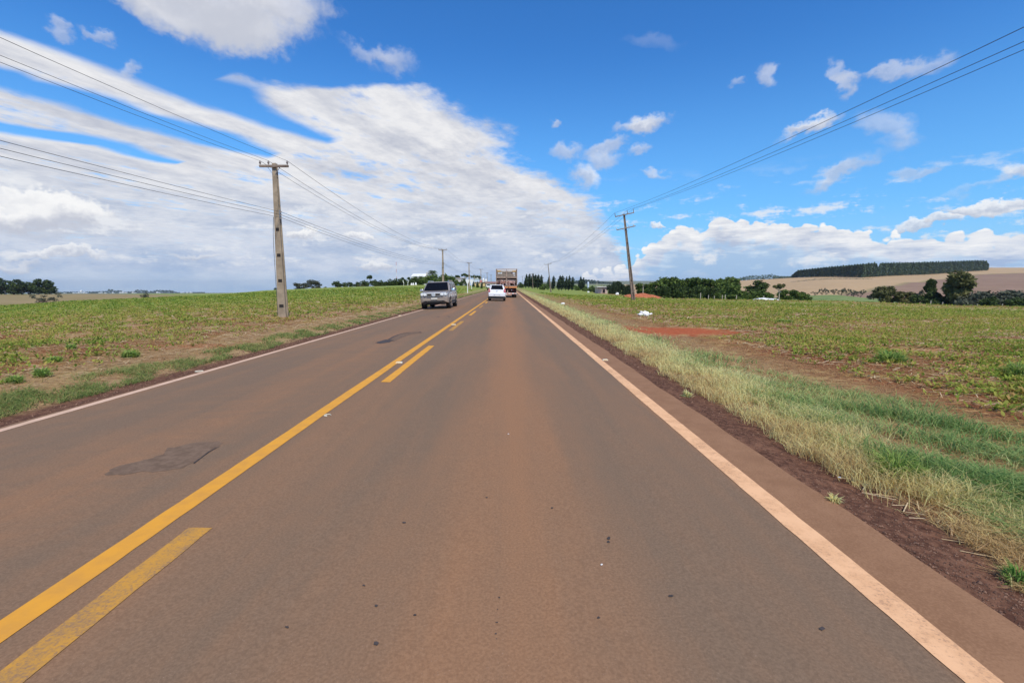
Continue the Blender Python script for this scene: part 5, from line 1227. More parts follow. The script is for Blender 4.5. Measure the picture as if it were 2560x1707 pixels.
for s_ in (-1, 1):
    for (a, b, c_, d_) in [(1.50, 2.55, 2.02, 2.55), (2.68, 3.55, 2.68, 3.50), (3.66, 4.22, 3.62, 4.08)]:
        q = [(s_ * .935, a, 1.235), (s_ * .935, b, 1.235), (s_ * .80, d_, 1.70), (s_ * .80, c_, 1.70)]
        if s_ < 0: q = q[::-1]
        pane(q, .018).build('side_window', GLASS, suv)
    mirror(suv, s_ * 1.08, 1.45, 1.26, True, CHROME if s_ > 0 else mat('mirror_grey', (.45, .44, .44), rough=.3, metal=.5))
    hl = MB(); hl.loft([[(s_ * .46, -.055, .87), (s_ * .88, .06, .91), (s_ * .92, .08, 1.05), (s_ * .84, .01, 1.12), (s_ * .43, -.04, 1.06)], [(s_ * .44, .12, .90), (s_ * .86, .26, .93), (s_ * .88, .26, 1.04), (s_ * .80, .2, 1.09), (s_ * .42, .12, 1.03)]])
    h_ = hl.build('headlight', mat('headlight_housing', (.55, .55, .53), rough=.2, metal=.3), suv)
    for ox, rr in ((.57, .092), (.77, .085)):
        q = MB(); q.lathe([(rr, -.02), (rr * .9, .035), (rr * .4, .05)], (s_ * ox, (-.07 if ox < .6 else -.01), .985), 'Y', 14); q.build('lens', LENS, h_)
    q = MB(); q.loft([[(s_ * .46, -.045, .46), (s_ * .84, .06, .50), (s_ * .86, .06, .58), (s_ * .50, -.045, .57)], [(s_ * .46, .1, .46), (s_ * .84, .2, .50), (s_ * .86, .2, .58), (s_ * .50, .1, .57)]]); q.build('fog_lamp_recess', BLACKP, suv)
    q = MB(); q.tube([(s_ * .68, 1.9, 1.78), (s_ * .69, 2.05, 1.87), (s_ * .69, 3.9, 1.87), (s_ * .68, 4.05, 1.78)], .026, 6); q.build('roof_rail', CHROME, suv)
    for y in wl_: wheel(suv, s_ * .83, y, .37, .28)
    q = MB(); q.box((s_ * .955, 2.35, .46), (.05, 2.1, .10)); q.build('sill_trim', BLACKP, suv)
    for yy in (2.35, 3.45): q = MB(); q.box((s_ * .975, yy, 1.05), (.03, .18, .04)); q.build('door_handle', SUVP, suv, bevel=.01)
gr = MB(); gr.box((0, -.025, .955), (.84, .10, .17)); gr = gr.build('grille', BLACKP, suv)
q = MB()
for k in range(3): q.box((0, -.078, .91 + k * .045), (.72, .008, .007))
q.build('grille_slat', RIMM, gr)
q = MB(); q.box((0, -.03, 1.06), (.90, .10, .06)); q.bar((-.40, -.04, .87), (-.46, -.03, 1.05), .04); q.bar((.40, -.04, .87), (.46, -.03, 1.05), .04); q.box((0, -.03, .868), (.80, .09, .02)); q.build('grille_trim', mat('bright_trim', (.80, .78, .74), rough=.25, metal=.2), suv)
q = MB(); q.lathe([(.125, -.03), (.125, .0), (.1151, .012)], (0, -.085, .955), 'Y', 24); em = q.build('emblem', mat('emblem_blue_grey', (.72, .73, .75), rough=.3, metal=.2), suv)
q = MB()
for k in range(24):
    a, b = 2 * math.pi * k / 24, 2 * math.pi * (k + 1) / 24; q.bar((.098 * math.cos(a), -.12, .955 + .098 * math.sin(a)), (.098 * math.cos(b), -.12, .955 + .098 * math.sin(b)), .014)
q.bar((-.04, -.12, 1.045), (0, -.12, .975), .016); q.bar((.04, -.12, 1.045), (0, -.12, .975), .016)
for a, b in [((-.075, 1.01), (-.035, .875)), ((-.035, .875), (0, .955)), ((0, .955), (.035, .875)), ((.035, .875), (.075, 1.01))]: q.bar((a[0], -.12, a[1]), (b[0], -.12, b[1]), .016)
q.build('emblem_letters', CHROME, em)
q = MB(); q.box((0.03, -.055, .70), (.42, .02, .12)); pl = q.build('number_plate', PLATE, suv)
q = MB(); q.loft([[(-.44, -.035, .44), (.44, -.035, .44), (.44, -.035, .54), (-.44, -.035, .54)], [(-.44, .1, .44), (.44, .1, .44), (.44, .1, .54), (-.44, .1, .54)]]); q.build('lower_grille', BLACKP, suv)
q = MB(); q.loft([[(-.74, .06, .32), (.74, .06, .32), (.80, .03, .43), (-.80, .03, .43)], [(-.74, .4, .32), (.74, .4, .32), (.80, .4, .43), (-.80, .4, .43)]]); q.build('under_shade_strip', BLACKP, suv)  # black strip standing in for the shadow under the front of the car
q = MB(); q.box((0, .06, .585), (1.50, .18, .035)); q.build('bumper_strip', SUVP, suv, bevel=.01)
q = MB(); q.box((0, 2.35, .36), (1.25, 4.2, .12)); q.build('underbody', SHADE, suv)
q = MB(); q.box((-.02, 1.72, 1.60), (.22, .06, .06)); q.build('rear_view_mirror', BLACKP, suv)
q = MB(); q.lathe([(.035, -.01), (.035, .01)], (.12, 1.45, 1.53), 'Y', 12); q.build('windscreen_sticker', WHITE, suv)

# --- white hatchback, seen from behind (rear at local y = 0)
WZ = 0.29
hy = 45.5; hx = at(1242, 740, hy).x
hb = empty('hatchback', (hx, hy, float(road_z(hx, hy + 1.5))), 0, 'small white hatchback close behind the livestock truck, near the centre line', 'car')
hb.rotation_euler = (0, 0.02, R(0.8))
wl_ = (0.66, 3.05); rw = 0.345
keys = [(0.0, .72, .44, .84, .0), (.05, .79, .42, .93, .0), (.20, .825, .34, .99, .0), (.6, .835, .26, 1.03, .0), (2.4, .835, .22, 1.00, .0), (2.9, .83, .22, .95, .04), (3.6, .80, .26, .82, .05), (3.82, .72, .34, .70, .02), (3.88, .6, .40, .62, .0)]
mb = MB(); mb.loft(body_loft(stations(keys, wl_, rw), wl_, rw)); mb.build('body', WPAINT, hb, bevel=.015)
mb = cabin((.98, .80, .10, 3.0), (1.50, .61, .42, 2.05)); mb.build('cabin', WPAINT, hb)
mb = pane([(-.60, .145, 1.13), (.60, .145, 1.13), (.51, .37, 1.46), (-.51, .37, 1.46)], .025); mb.build('rear_window', GLASS, hb)
pane([(.60, 2.80, 1.06), (-.60, 2.80, 1.06), (-.52, 2.18, 1.46), (.52, 2.18, 1.46)], .03).build('windscreen', GLASS, hb)
for s_ in (-1, 1):
    for (a, b, c_, d_) in [(.75, 1.5, .78, 1.45), (1.6, 2.45, 1.55, 2.05)]:
        q = [(s_ * .80, a, 1.04), (s_ * .80, b, 1.04), (s_ * .65, d_, 1.44), (s_ * .65, c_, 1.44)]
        if s_ < 0: q = q[::-1]
        pane(q, .016).build('side_window', GLASS, hb)
    mirror(hb, s_ * .94, 2.35, 1.08, False, BLACKP, .85)
    q = MB(); q.loft([[(s_ * .64, -.06, .86), (s_ * .84, .06, .86), (s_ * .815, .08, 1.17), (s_ * .68, .0, 1.18)], [(s_ * .66, .2, .90), (s_ * .835, .32, .90), (s_ * .80, .3, 1.16), (s_ * .70, .2, 1.17)]]); tl = q.build('tail_light', REDL, hb)
    q = MB(); q.lathe([(.05, -.01), (.05, .03)], (s_ * .745, .03, 1.0), 'Y', 12); q.build('reversing_lamp', LENS, tl)
    for y in wl_: wheel(hb, s_ * .725, y, .29, .21)
    q = MB(); q.box((s_ * .60, -.045, .50), (.16, .03, .05)); q.build('bumper_reflector', mat('dark_reflector', (.25, .12, .12), rough=.3), hb)
q = MB(); q.loft([[(-.74, -.03, .20), (.74, -.03, .20), (.78, -.03, .44), (-.78, -.03, .44)], [(-.74, .3, .20), (.74, .3, .20), (.78, .3, .44), (-.78, .3, .44)]]); q.build('under_shade_strip', BLACKP, hb)  # black strip below the white bumper, stands for the shadow beneath the car
q = MB(); q.loft([[(-.80, -.02, .46), (.80, -.02, .46), (.82, -.02, .78), (-.82, -.02, .78)], [(-.74, -.075, .44), (.74, -.075, .44), (.76, -.085, .72), (-.76, -.085, .72)]]); q.build('rear_bumper', WPAINT, hb, bevel=.02)
q = MB(); q.box((0, -.095, .59), (.62, .02, .035)); q.build('bumper_slot', mat('grey_shadow_gap', (.30, .30, .32), rough=.5), hb)
q = MB(); q.box((0, -.10, .52), (.40, .012, .11)); q.build('number_plate', WHITE, hb)
q = MB(); q.lathe([(.055, -.02), (.055, .02)], (0, .01, .965), 'Y', 18); q.build('emblem', CHROME, hb)
q = MB(); q.box((0, .03, .86), (1.28, .02, .018)); q.build('tailgate_gap', mat('grey_gap', (.25, .25, .27), rough=.5), hb)
q = MB(); q.box((0, .37, 1.515), (1.02, .16, .03)); q.build('roof_spoiler', WPAINT, hb, bevel=.01)
q = MB(); q.box((0, 1.95, .27), (1.0, 3.4, .12)); q.build('underbody', SHADE, hb)
q = MB(); q.tube([(.3, .0, .27), (.3, .4, .27)], .03, 8); q.build('exhaust_pipe', STEEL, hb)
q = MB(); q.bar((0, 1.0, 1.53), (0, .62, 1.78), .012); q.build('aerial', BLACKP, hb)

# --- livestock truck
TY = 58.4; tx = at(1266.5, 730, TY).x
TZ = float(road_z(tx, TY + 3))
trk = empty('livestock_truck', (tx, TY, TZ), 0, 'double deck livestock truck with wooden slats carrying pigs, seen from behind', 'truck')
FRAME = mat('dusty_pinkish_frame', (0.42, 0.31, 0.24), rough=0.8, var=0.15, vscale=3)
SLATM = mat('grey_wooden_slats', (0.26, 0.21, 0.165), rough=0.9, var=0.25, vscale=4)
DARKW = mat('shaded_inner_wood', (0.045, 0.028, 0.020), rough=0.95, var=0.3, vscale=3)  # shade inside the decks is put into this wood colour
ORNG = mat('orange_brown_beam', (0.62, 0.25, 0.09), rough=0.7, var=0.12, vscale=3)
YELB = mat('yellow_board', (0.62, 0.36, 0.08), rough=0.7, var=0.15)
CREAM = mat('cream_board', (0.62, 0.52, 0.40), rough=0.7, var=0.1)
DKRED = mat('dark_red_chassis', (0.055, 0.016, 0.012), rough=0.8, var=0.3)
TL = 8.2
q = MB(); q.box((0, TL / 2, 1.40), (2.56, TL, .10)); q.box((0, TL / 2, 2.46), (2.56, TL, .07)); q.build('deck', FRAME, trk)
q = MB()
for x in (-1.27, 1.27):
    for k in range(8): q.box((x, .04 + k * (TL - .08) / 7, 2.42), (.075, .075, 2.10))
q.build('side_post', FRAME, trk)
q = MB()
for x in (-1.27, 1.27): q.box((x, TL / 2, 3.48), (.09, TL, .07)); q.box((x, TL / 2, 1.41), (.1, TL, .14)); q.box((x, TL / 2, 2.47), (.085, TL, .1))
q.box((0, .0, 3.47), (2.62, .09, .07)); q.box((0, 0, 2.46), (2.60, .11, .11)); q.box((0, 0, 1.44), (2.60, .11, .07)); q.box((0, TL, 3.47), (2.6, .08, .07))
q.box((0, -.01, 2.45), (.10, .09, 2.06)); q.build('frame', FRAME, trk)
q = MB()
for x in (-1.235, 1.235):
    for k in range(5): q.box((x, TL / 2, 2.62 + k * .19), (.025, TL, .12))
    for k in range(5): q.box((x, TL / 2, 1.56 + k * .19), (.025, TL, .15))  # lower slats made denser to darken the pig deck
q.build('side_slats', DARKW, trk)
q = MB(); q.box((0, TL - .02, 2.43), (2.5, .04, 2.0)); q.build('headboard', DARKW, trk)
for s_ in (-1, 1):
    q = MB()
    for k in range(4): q.box((s_ * .63, .03, 2.60 + k * .145), (1.12, .03, .125))
    q.build('upper_gate', SLATM, trk)
    q = MB()
    for k, z in enumerate((3.16, 3.25, 3.37)): q.box((s_ * .66, -.04, z), (1.08 if k != 1 else .98, .03, .05))
    q.box((s_ * .14, -.03, 3.27), (.03, .03, .32)); q.build('top_board', CREAM, trk)
    q = MB(); q.box((s_ * .92, -.062, 3.23 if s_ < 0 else 3.22), (.46, .015, .13)); q.build('yellow_board', YELB, trk)
    q = MB()
    for z in (2.02, 2.18): q.box((s_ * .63, .0, z), (1.14, .035, .035))
    q.build('lower_gate_bar', FRAME, trk)
    q = MB(); q.box((s_ * .63, 2.2, 1.95), (1.2, .05, .95)); q.build('deck_shade_panel', mat('deck_shade_black', (.02, .014, .012), rough=.95), trk)  # black panel stands for the deep shade behind the pigs
    q = MB(); q.box((s_ * .63, .55, 2.33), (1.15, .03, .16)); q.build('inner_slat', DARKW, trk)
q = MB(); q.box((-.80, .0, 3.00), (.50, .02, .19)); sg = q.build('sign_panel', WHITE, trk)
q = MB(); q.box((-.70, -.014, 3.04), (.10, .006, .08)); q.box((-.86, -.014, 2.97), (.30, .006, .022)); q.box((-.86, -.014, 3.03), (.16, .006, .02)); q.build('sign_marks', mat('sign_blue_green', (.05, .22, .28), rough=.5), sg)
q = MB(); q.box((.88, .0, 3.01), (.24, .02, .24)); sg = q.build('sign_panel', WHITE, trk)
q = MB()
for a in (-1, 1): q.box((.88 + a * .04, -.014, 3.01), (.018, .006, .10)); q.box((.88, -.014, 3.01 + a * .05), (.10, .006, .018))
q.build('sign_marks', mat('sign_dark_blue', (.05, .05, .16), rough=.5), sg)
q = MB(); q.box((.68, .005, 3.02), (.13, .012, .18)); q.build('blue_sticker', mat('sticker_blue', (.05, .04, .13), rough=.5), trk)
q = MB(); q.lathe([(.07, -.01), (.07, .01)], (.93, .0, 2.72), 'Y', 14); q.build('round_sticker', WHITE, trk)
q = MB(); q.box((0, -.03, 1.27), (2.55, .12, .18)); q.build('rear_beam', ORNG, trk, bevel=.01)
q = MB(); q.box((.22, -.10, 1.27), (.06, .03, .20)); q.build('beam_bracket', DKRED, trk)
q = MB(); q.box((0, TL / 2, 1.08), (.9, TL, .26)); q.box((0, .75, .90), (2.4, .30, .58)); q.build('chassis', DKRED, trk)
q = MB(); q.box((.12, .08, .84), (.12, .06, .42)); q.box((-.78, .08, .84), (.12, .06, .42)); q.build('bumper_bracket', FRAME, trk)
STRIPE = mat('white_and_red_bumper', fn=lambda g, p: g.mix(g.ss(g.m('SINE', g.sep(g.obj())[0] * 14.0), -0.1, 0.1), (.75, .62, .56), (.62, .34, .27)), rough=.5)
q = MB(); q.box((0, .0, .52), (2.44, .08, .15)); q.build('striped_bumper', STRIPE, trk)
q = MB(); q.box((-.18, .02, .36), (.52, .02, .10)); q.build('number_plate', PLATE, trk)
for x, m_ in ((.62, LENS), (.78, REDL), (-.70, LENS), (-.86, REDL)):
    q = MB(); q.lathe([(.055, -.02), (.055, .03)], (x, .12, .93), 'Y', 14); q.build('tail_light', m_, trk)
for s_ in (-1, 1):
    q = MB(); q.box((s_ * .92, .55, .50), (.56, .02, .52)); q.build('mud_flap', BLACKP, trk)
def twheel(x, y, r=.50, w=.26):
    mb = MB(); mb.lathe([(r * .55, -w / 2), (r * .95, -w / 2), (r, -w / 2 + .03), (r, w / 2 - .03), (r * .95, w / 2), (r * .55, w / 2)], (x, y, r), 'X', 26); t_ = mb.build('wheel', TYRE, trk)
    m2 = MB(); m2.lathe([(r * .56, -w * .3), (r * .56, w * .3)], (x, y, r), 'X', 18); m2.lathe([(.12, -w * .5), (.12, w * .5)], (x, y, r), 'X', 10); m2.build('rim', FRAME, t_)
for y in (1.35, 2.65):
    for s_ in (-1, 1): twheel(s_ * 1.10, y); twheel(s_ * .80, y)
for s_ in (-1, 1): twheel(s_ * 1.02, 9.3)
q = MB(); q.box((0, 9.2, .72), (.9, 2.6, .3)); q.build('front_chassis', DKRED, trk)
q = MB(); q.loft([[(-1.2, 8.5, .75), (1.2, 8.5, .75), (1.2, 10.5, .75), (-1.2, 10.5, .75)], [(-1.22, 8.5, 1.7), (1.22, 8.5, 1.7), (1.22, 10.55, 1.7), (-1.22, 10.55, 1.7)], [(-1.12, 8.55, 2.75), (1.12, 8.55, 2.75), (1.12, 10.1, 2.75), (-1.12, 10.1, 2.75)]]); q.build('cab', ORNG, trk, bevel=.05)
pane([(1.0, 10.50, 1.85), (-1.0, 10.50, 1.85), (-.95, 10.22, 2.6), (.95, 10.22, 2.6)], .03).build('windscreen', GLASS, trk)
for s_ in (-1, 1):
    q_ = [(s_ * 1.215, 9.0, 1.85), (s_ * 1.215, 10.2, 1.85), (s_ * 1.14, 10.0, 2.55), (s_ * 1.14, 9.0, 2.55)]
    pane(q_ if s_ > 0 else q_[::-1], .02).build('side_window', GLASS, trk)
    q = MB(); q.box((s_ * 1.42, 10.3, 2.1), (.22, .1, .42)); q.build('mirror', BLACKP, trk)
    q = MB(); q.box((s_ * .85, 10.55, 1.05), (.34, .05, .2)); q.build('headlight', LENS, trk)

# pigs: one continuous skinned body each, standing on the lower deck
PIG = mat('pig_skin', fn=lambda g, p: g.mix(g.ss(g.noise(g.obj(), 5, 4, .6), .35, .65), (.76, .46, .38), (.88, .62, .54)), rough=.75)
def make_pig(name='pig', lie=False):
    V = [(0, 0, .46), (0, -.28, .47), (0, -.50, .45), (0, .25, .47), (0, .48, .50), (0, .66, .54), (0, .80, .50), (0, .90, .47)]
    Rr = [.215, .205, .13, .20, .17, .135, .085, .062]
    E = [(0, 1), (1, 2), (0, 3), (3, 4), (4, 5), (5, 6), (6, 7)]
    def chain(a, pts, rs):
        p_ = a
        for p, r_ in zip(pts, rs): V.append(p); Rr.append(r_); E.append((p_, len(V) - 1)); p_ = len(V) - 1
    for s_ in (-1, 1):
        chain(1, [(s_ * .12, -.33, .36), (s_ * .13, -.26, .25), (s_ * .13, -.38, .15), (s_ * .13, -.36, .03)], [.115, .07, .043, .036])
        chain(3, [(s_ * .11, .28, .34), (s_ * .12, .26, .20), (s_ * .12, .30, .10), (s_ * .12, .29, .03)], [.10, .06, .042, .036])
        chain(5, [(s_ * .09, .62, .66), (s_ * .14, .70, .72)], [.045, .02])
    chain(2, [(0, -.60, .50), (.03, -.64, .44)], [.02, .012])
    me = bpy.data.meshes.new(name); me.from_pydata(V, E, []); o = bpy.data.objects.new(name, me); col.objects.link(o)
    sk = o.modifiers.new('skin', 'SKIN'); sk.use_smooth_shade = True
    for i, r_ in enumerate(Rr): me.skin_vertices[0].data[i].radius = (r_, r_ * (1.12 if i < 4 else 1))
    me.skin_vertices[0].data[0].use_root = True
    ss_ = o.modifiers.new('sub', 'SUBSURF'); ss_.levels = 1; ss_.render_levels = 1
    dg = bpy.context.evaluated_depsgraph_get(); dg.update(); m2 = bpy.data.meshes.new_from_object(o.evaluated_get(dg)); m2.name = name
    bpy.data.objects.remove(o); m2.materials.clear(); m2.materials.append(PIG); m2.shade_smooth()
    return m2
pigm = make_pig()
for (px, yy, rz, sc_, lb) in [(1246.5, 1.05, 165, .9, 'pink pig furthest left on the truck, above the white car roof'), (1252.8, .72, 12, 1.08, 'pinkest pig with its rump to the gate, left of the truck centre'),
                              (1258.6, 1.25, 190, .92, 'small pink pig standing behind the others left of the centre post'), (1262.6, .75, -8, 1.02, 'pig with raised rump just left of the centre post'),
                              (1270.6, .78, 6, 1.04, 'pig just right of the centre post, rump to the gate'), (1278.5, .42, 92, 1.0, 'pale pig standing sideways across the right half of the lower deck'),
                              (1285.0, 1.35, 190, .95, 'pig at the right end of the lower deck, behind the sideways one')]:
    p = at(px, 705, TY + yy); o = bpy.data.objects.new('pig', pigm); col.objects.link(o)
    o.location = (p.x, TY + yy, TZ + 1.455); o.rotation_euler = (0, 0, R(rz)); o.scale = (sc_ * 1.08,) * 3
    tag(o, lb, 'pig', 'pigs on the lower deck of the truck')

# --- van parked by the roadside far ahead
vp = at(1221.5, 716, 205); vz = tz1(vp.x, 205); van = empty('parked_van', (vp.x, 205, vz), R(8), 'tiny white fronted van parked at the roadside left of the white hatchback', 'van')
mb = MB(); mb.loft([[(-.85, 0, .4), (.85, 0, .4), (.85, 4.4, .4), (-.85, 4.4, .4)], [(-.88, 0, 1.1), (.88, 0, 1.1), (.88, 4.4, 1.1), (-.88, 4.4, 1.1)], [(-.78, .7, 1.85), (.78, .7, 1.85), (.78, 4.3, 1.85), (-.78, 4.3, 1.85)]]); mb.build('body', WPAINT, van, bevel=.05)
pane([(-.72, .08, 1.15), (.72, .08, 1.15), (.66, .62, 1.75), (-.66, .62, 1.75)], .03).build('windscreen', GLASS, van)
WZ = .3
for s_ in (-1, 1):
    for y in (.8, 3.5): wheel(van, s_ * .78, y, .3, .18)
    q = MB(); q.box((s_ * .62, -.02, .82), (.28, .05, .16)); q.build('headlight', LENS, van)
q = MB(); q.box((0, -.03, .5), (1.6, .08, .2)); q.build('bumper', BLACKP, van)

# ------------------------------------------------------------------ road signs
def tri_sign(px, pyb, pyt, Y, wpx, hpx, label, z_off=0):
    p = at(px, pyb, Y); z = tz1(p.x, Y); top = at(px, pyt, Y).z - z; w = wpx / FPX * Y / 2; h = hpx / FPX * Y
    e = empty('give_way_sign', (p.x, Y, z), 0, label, 'road sign', 'white triangular road signs on the left')
    c = w * .16; poly = [(-w + c, 0, top), (w - c, 0, top), (w, 0, top - c * 1.2), (c * .6, 0, top - h), (-c * .6, 0, top - h), (-w, 0, top - c * 1.2)]
    mb = MB(); mb.prism(poly, (0, -.045, 0), (0, -.03, 0)); pl = mb.build('plate', WHITE, e)
    m2 = MB(); m2.box((0, -.02, top - h * .22), (w * 1.3, .02, .05)); m2.box((0, -.02, top - h * .55), (w * .6, .02, .05)); m2.build('plate_brace', STEEL, pl)
    mb = MB(); mb.box((0, 0.02, (top - .1) / 2), (.15, .08, top)); mb.build('post', WHITE, e)
tri_sign(1169, 731.5, 699, 97, 10.2, 12, 'left white inverted triangle road sign on a thick white post')
tri_sign(1179, 722, 699, 142, 9.6, 14, 'right white inverted triangle road sign, partly hidden by a utility pole')
p = at(1202.5, 713, 188); z = tz1(p.x, 188); e = empty('red_sign', (p.x, 188, z), 0, 'small red and pink sign board beyond the cone shrubs', 'road sign')
t_ = at(1202, 699.5, 188).z - z; mb = MB(); mb.lathe([(.52, -.03), (.52, .0)], (0, -.06, t_ - .6), 'Y', 8); sp_ = mb.build('plate', REDP, e); mb = MB(); mb.lathe([(.40, -.03), (.40, -.01)], (0, -.08, t_ - .6), 'Y', 8); mb.build('plate_face', mat('faded_red', (.60, .25, .22), rough=.6), sp_); mb = MB(); mb.box((0, 0, t_ / 2 - .3), (.09, .07, t_ - .6)); mb.build('post', WHITE, e)

# white garden figures and whitewashed posts by the hedge
for (px, hpx, lb) in [(1028.5, 5.5, 'leftmost of the small white cone stones by the hedge'), (1033, 6, 'middle small white cone stone by the hedge'), (1039.5, 6.8, 'widest small white cone stone by the hedge, nearest the car')]:
    Y = 178; p = at(px, 711, Y); z = tz1(p.x, Y); h = hpx / FPX * Y; e = empty('painted_stone', (p.x, Y, z), 0, lb, 'stone', 'white stones by the farm hedge')
    mb = MB(); mb.lathe([(h * .40, -.05), (h * .38, h * .25), (h * .24, h * .7), (h * .10, h)], n=9); mb.build('stone', WHITE, e, smooth=True)
    mb = MB(); mb.box((0, 0, .03), (h * .95, h * .8, .08)); mb.build('plinth', WALLB, e)
for (px, lb, dx) in [(1009, 'left whitewashed crooked trunk in the farm hedge', .3), (1020, 'right whitewashed crooked trunk in the farm hedge', -.35)]:
    Y = 190; p = at(px, 711, Y); z = tz1(p.x, Y); e = empty('whitewashed_tree', (p.x, Y, z), 0, lb, 'tree', 'whitewashed trees of the farm hedge')
    mb = MB(); mb.tube([(0, 0, -.1), (dx * .3, 0, .7), (-dx * .3, 0, 1.4), (-dx, 0, 2.4)], [.20, .15, .16, .14], 8); mb.build('trunk', mat('whitewash', (.62, .62, .52), rough=.9, var=.1), e)
    leaves('crown', [(-dx, 0, 2.7, .5, .5, .35)], 120, .3, DARKG, e)

# litter, mound, reflectors
mb = MB()
def mound(px, py, Y, w, d, h, m, name, label, cat):
    p = at(px, py, Y); n = 28; V = []; z0 = tz1(p.x, Y)
    for j in range(n):
        for i in range(n):
            fx, fy = i / (n - 1) * 2 - 1, j / (n - 1) * 2 - 1; r_ = math.hypot(fx * (1 + .25 * math.sin(fy * 3)), fy); hh = h * max(0, 1 - r_ ** 2.6) * (1 + .22 * math.sin(fx * 7 + 1) * math.cos(fy * 5)) + random.uniform(-.03, .03) * h * (r_ < .95)
            V.append((fx * w / 2, fy * d / 2, hh - .06 + (tz1(p.x + fx * w / 2, Y + fy * d / 2) - z0)))
    ii = np.arange(n * n).reshape(n, n); F = np.stack([ii[:-1, :-1], ii[:-1, 1:], ii[1:, 1:], ii[1:, :-1]], -1).reshape(-1, 4)
    o = np_mesh(name, np.array(V), F, m, smooth=True); o.location = (p.x, Y, z0); return tag(o, label, cat)
REDE = mat('red_earth', fn=lambda g, p: g.mix(g.ss(g.noise(g.obj(), 3, 6, .65), .35, .65), (.30, .085, .035), (.50, .16, .07)), rough=.95)
mound(1604, 738, 96, 7.6, 5.5, .85, REDE, 'earth_mound', 'mound of bare red earth right behind the tall leaning pole', 'earth mound')
mound(1578, 742, 90, 2.6, 2.0, .35, REDE, 'earth_mound', 'small heap of red earth left of the tall leaning pole', 'earth mound')
def bag(px, py, Y, w, h, label, m=WHITE, tail=True):
    p = at(px, py, Y); z = tz1(p.x, Y); bm = bmesh.new(); bmesh.ops.create_icosphere(bm, subdivisions=4, radius=1.0)
    for v in bm.verts:
        c = v.co; k = 1 + .16 * math.sin(c.x * 7 + c.z * 5) + .10 * math.sin(c.y * 11 - c.x * 6) + .06 * math.sin(c.z * 17 + c.x * 13)
        c.x *= k; c.y *= k; c.z = max(c.z, -.3) * k * (1 - .35 * abs(c.x) ** 1.5 + .12 * math.sin(c.x * 9))
    me = bpy.data.meshes.new('body_'); bm.to_mesh(me); bm.free(); me.materials.append(m); me.shade_smooth()
    e = empty('plastic_bag', (p.x, Y, z + h * .22), .2, label, 'litter', 'litter in the right hand field')
    o = bpy.data.objects.new('bag', me); col.objects.link(o); o.parent = e; o.scale = (w / 2, w / 3.4, h * .8)
    if tail:
        mb = MB(); mb.tube([(w * .38, 0, -h * .1), (w * .55, .02, h * .05), (w * .72, 0, h * .22), (w * .80, -.02, h * .16)], [.05, .035, .06, .03], 8); mb.build('knot', m, e, smooth=True)
bag(1609, 789, 25.2, .62, .26, 'large crumpled white plastic bag lying among the crop')
bag(1407, 760, 40, .34, .13, 'small white and blue rag beside the pale verge, up the road', tail=False)
bag(1543, 729, 150, 1.1, .7, 'distant white bag near the small pinkish house', tail=False)
bag(1471, 727.5, 190, .9, .5, 'distant white lump under the water tank', tail=False)
bag(1490, 729.5, 185, .9, .4, 'flat pale lump left of the small pinkish house', tail=False)
STUD = mat('reflector_body', (.70, .64, .50), rough=.5, var=.1, vscale=20)
AMB = mat('reflector_amber', (.70, .42, .08), rough=.2, spec=.8)
def stud(px, py, label, s=1.0, lens=AMB):
    x, y = gp(px, py, -.05); x, y = gp(px, py, float(road_z(x, y))); z = float(road_z(x, y)) if RL < x < RR else tz1(x, y)
    e = empty('road_stud', (x, y, z), 0, label, 'road reflector', 'road studs')
    mb = MB(); mb.loft([[(-.05, -.045, 0), (.05, -.045, 0), (.05, .045, 0), (-.05, .045, 0)], [(-.038, -.02, .018), (.038, -.02, .018), (.038, .02, .018), (-.038, .02, .018)]]); b = mb.build('housing', STUD, e)
    m2 = MB(); m2.box((0, -.035, .010), (.07, .006, .010)); m2.build('lens', lens, b); e.scale = (s, s, s)
stud(1513, 900, 'cream road reflector on the right shoulder outside the edge line', 1.15)
stud(1350, 780, 'small road reflector further up the right edge line', 1.3)
stud(1134, 812, 'yellow road reflector touching the centre line near the worn dash', 1.6)
stud(998, 907, 'white road reflector between the solid and broken yellow lines', 1.2)
stud(1000, 789, 'pale road reflector beside the left edge line, near the grey car', 1.5)
stud(1318, 752, 'farthest road reflector on the right edge line', 1.5)
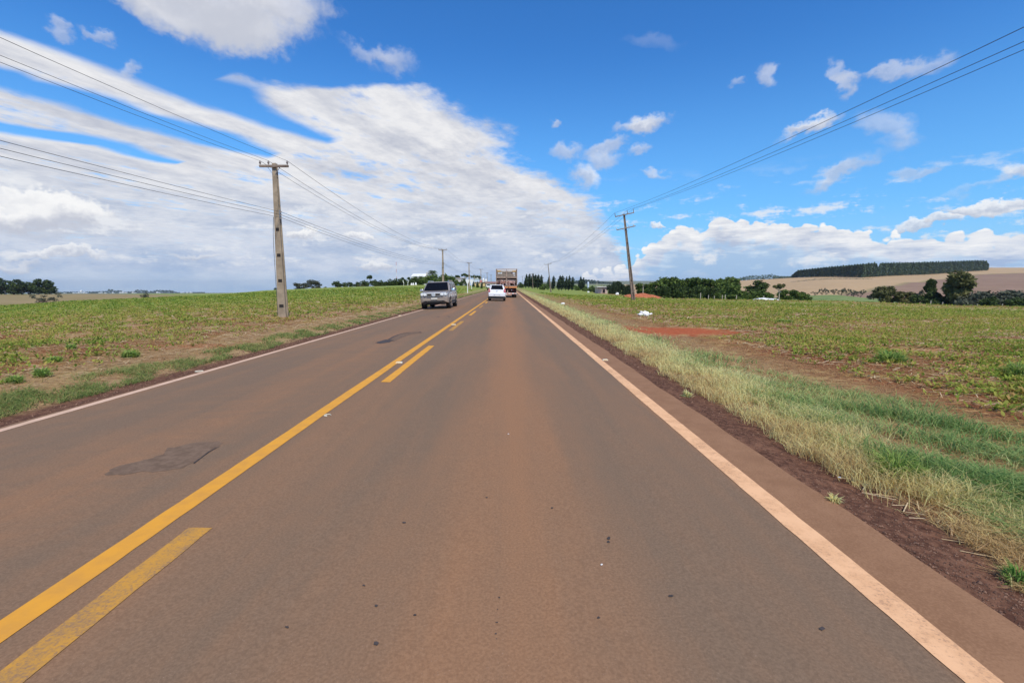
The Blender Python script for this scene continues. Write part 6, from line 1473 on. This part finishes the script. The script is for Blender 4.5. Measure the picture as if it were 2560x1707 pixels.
def ringres(px, py, r_, label):
    x, y = gp(px, py, -.05); x, y = gp(px, py, float(road_z(x, y))); z = float(road_z(x, y)) if RL < x < RR else tz1(x, y) + .01; mb = MB(); V = []; F = []; n = 22
    for k in range(n):
        a = 2 * math.pi * k / n; w = random.uniform(.55, .8)
        V += [(r_ * math.cos(a) * w, r_ * .8 * math.sin(a) * w, .007), (r_ * math.cos(a) * random.uniform(.95, 1.1), r_ * .8 * math.sin(a), .003), (r_ * math.cos(a) * (w + .12), r_ * .8 * math.sin(a) * (w + .12), .012)]
    for k in range(n - (0 if r_ > .07 else 5)):
        b = (k + 1) % n; F += [(3 * k, 3 * k + 2, 3 * b + 2, 3 * b), (3 * k + 2, 3 * k + 1, 3 * b + 1, 3 * b + 2)]
    mb.add(V, F); o = mb.build('reflector_base', STUD); o.location = (x, y, z); tag(o, label, 'road reflector', 'glue rings left by lost road studs')
ringres(498, 927, .075, 'white glue ring of a lost reflector outside the left edge line')
ringres(819, 1039, .042, 'broken white glue ring of a lost reflector right of the centre line')
# pale chips on the asphalt
CH = MB()
for (px, py, r_) in [(1271, 1087, .007), (1504, 1411, .006), (2100, 1180, .01)]:
    x, y = gp(px, py, -.05); z = float(road_z(x, y)); m_ = MB(); m_.box((x, y, z + .004), (r_ * 2, r_, .006), Matrix.Rotation(random.uniform(0, 3), 3, 'Z')); o = m_.build('white_chip', WHITE, bevel=.001)
    tag(o, {1271: 'tiny white chip on the lane, straight ahead of the camera', 1395: 'faint pale scrap on the lane short of the right edge line', 1504: 'tiny white chip low on the right of our lane', 2100: 'pale chip beyond the right edge line near the verge'}[px], 'chip', 'pale chips on the asphalt')

# ------------------------------------------------------------------ thin summer haze: one closed box of even air
hz = bpy.data.materials.new('summer_haze'); hz.use_nodes = True; nt = hz.node_tree; nt.nodes.clear()
ho = nt.nodes.new('ShaderNodeOutputMaterial'); hv = nt.nodes.new('ShaderNodeVolumePrincipled'); nt.links.new(hv.outputs[0], ho.inputs['Volume'])
hv.inputs['Color'].default_value = (0.80, 0.88, 1.0, 1); hv.inputs['Density'].default_value = 0.00006; hv.inputs['Anisotropy'].default_value = 0.2
zlo = float(ZG.min()) - 1.0
mb = MB(); mb.box((0, 4400, (zlo + 75) / 2), (19500, 9600, 75 - zlo)); tag(mb.build('haze', hz), 'faint blue haze over the far fields', 'haze', kind='stuff')
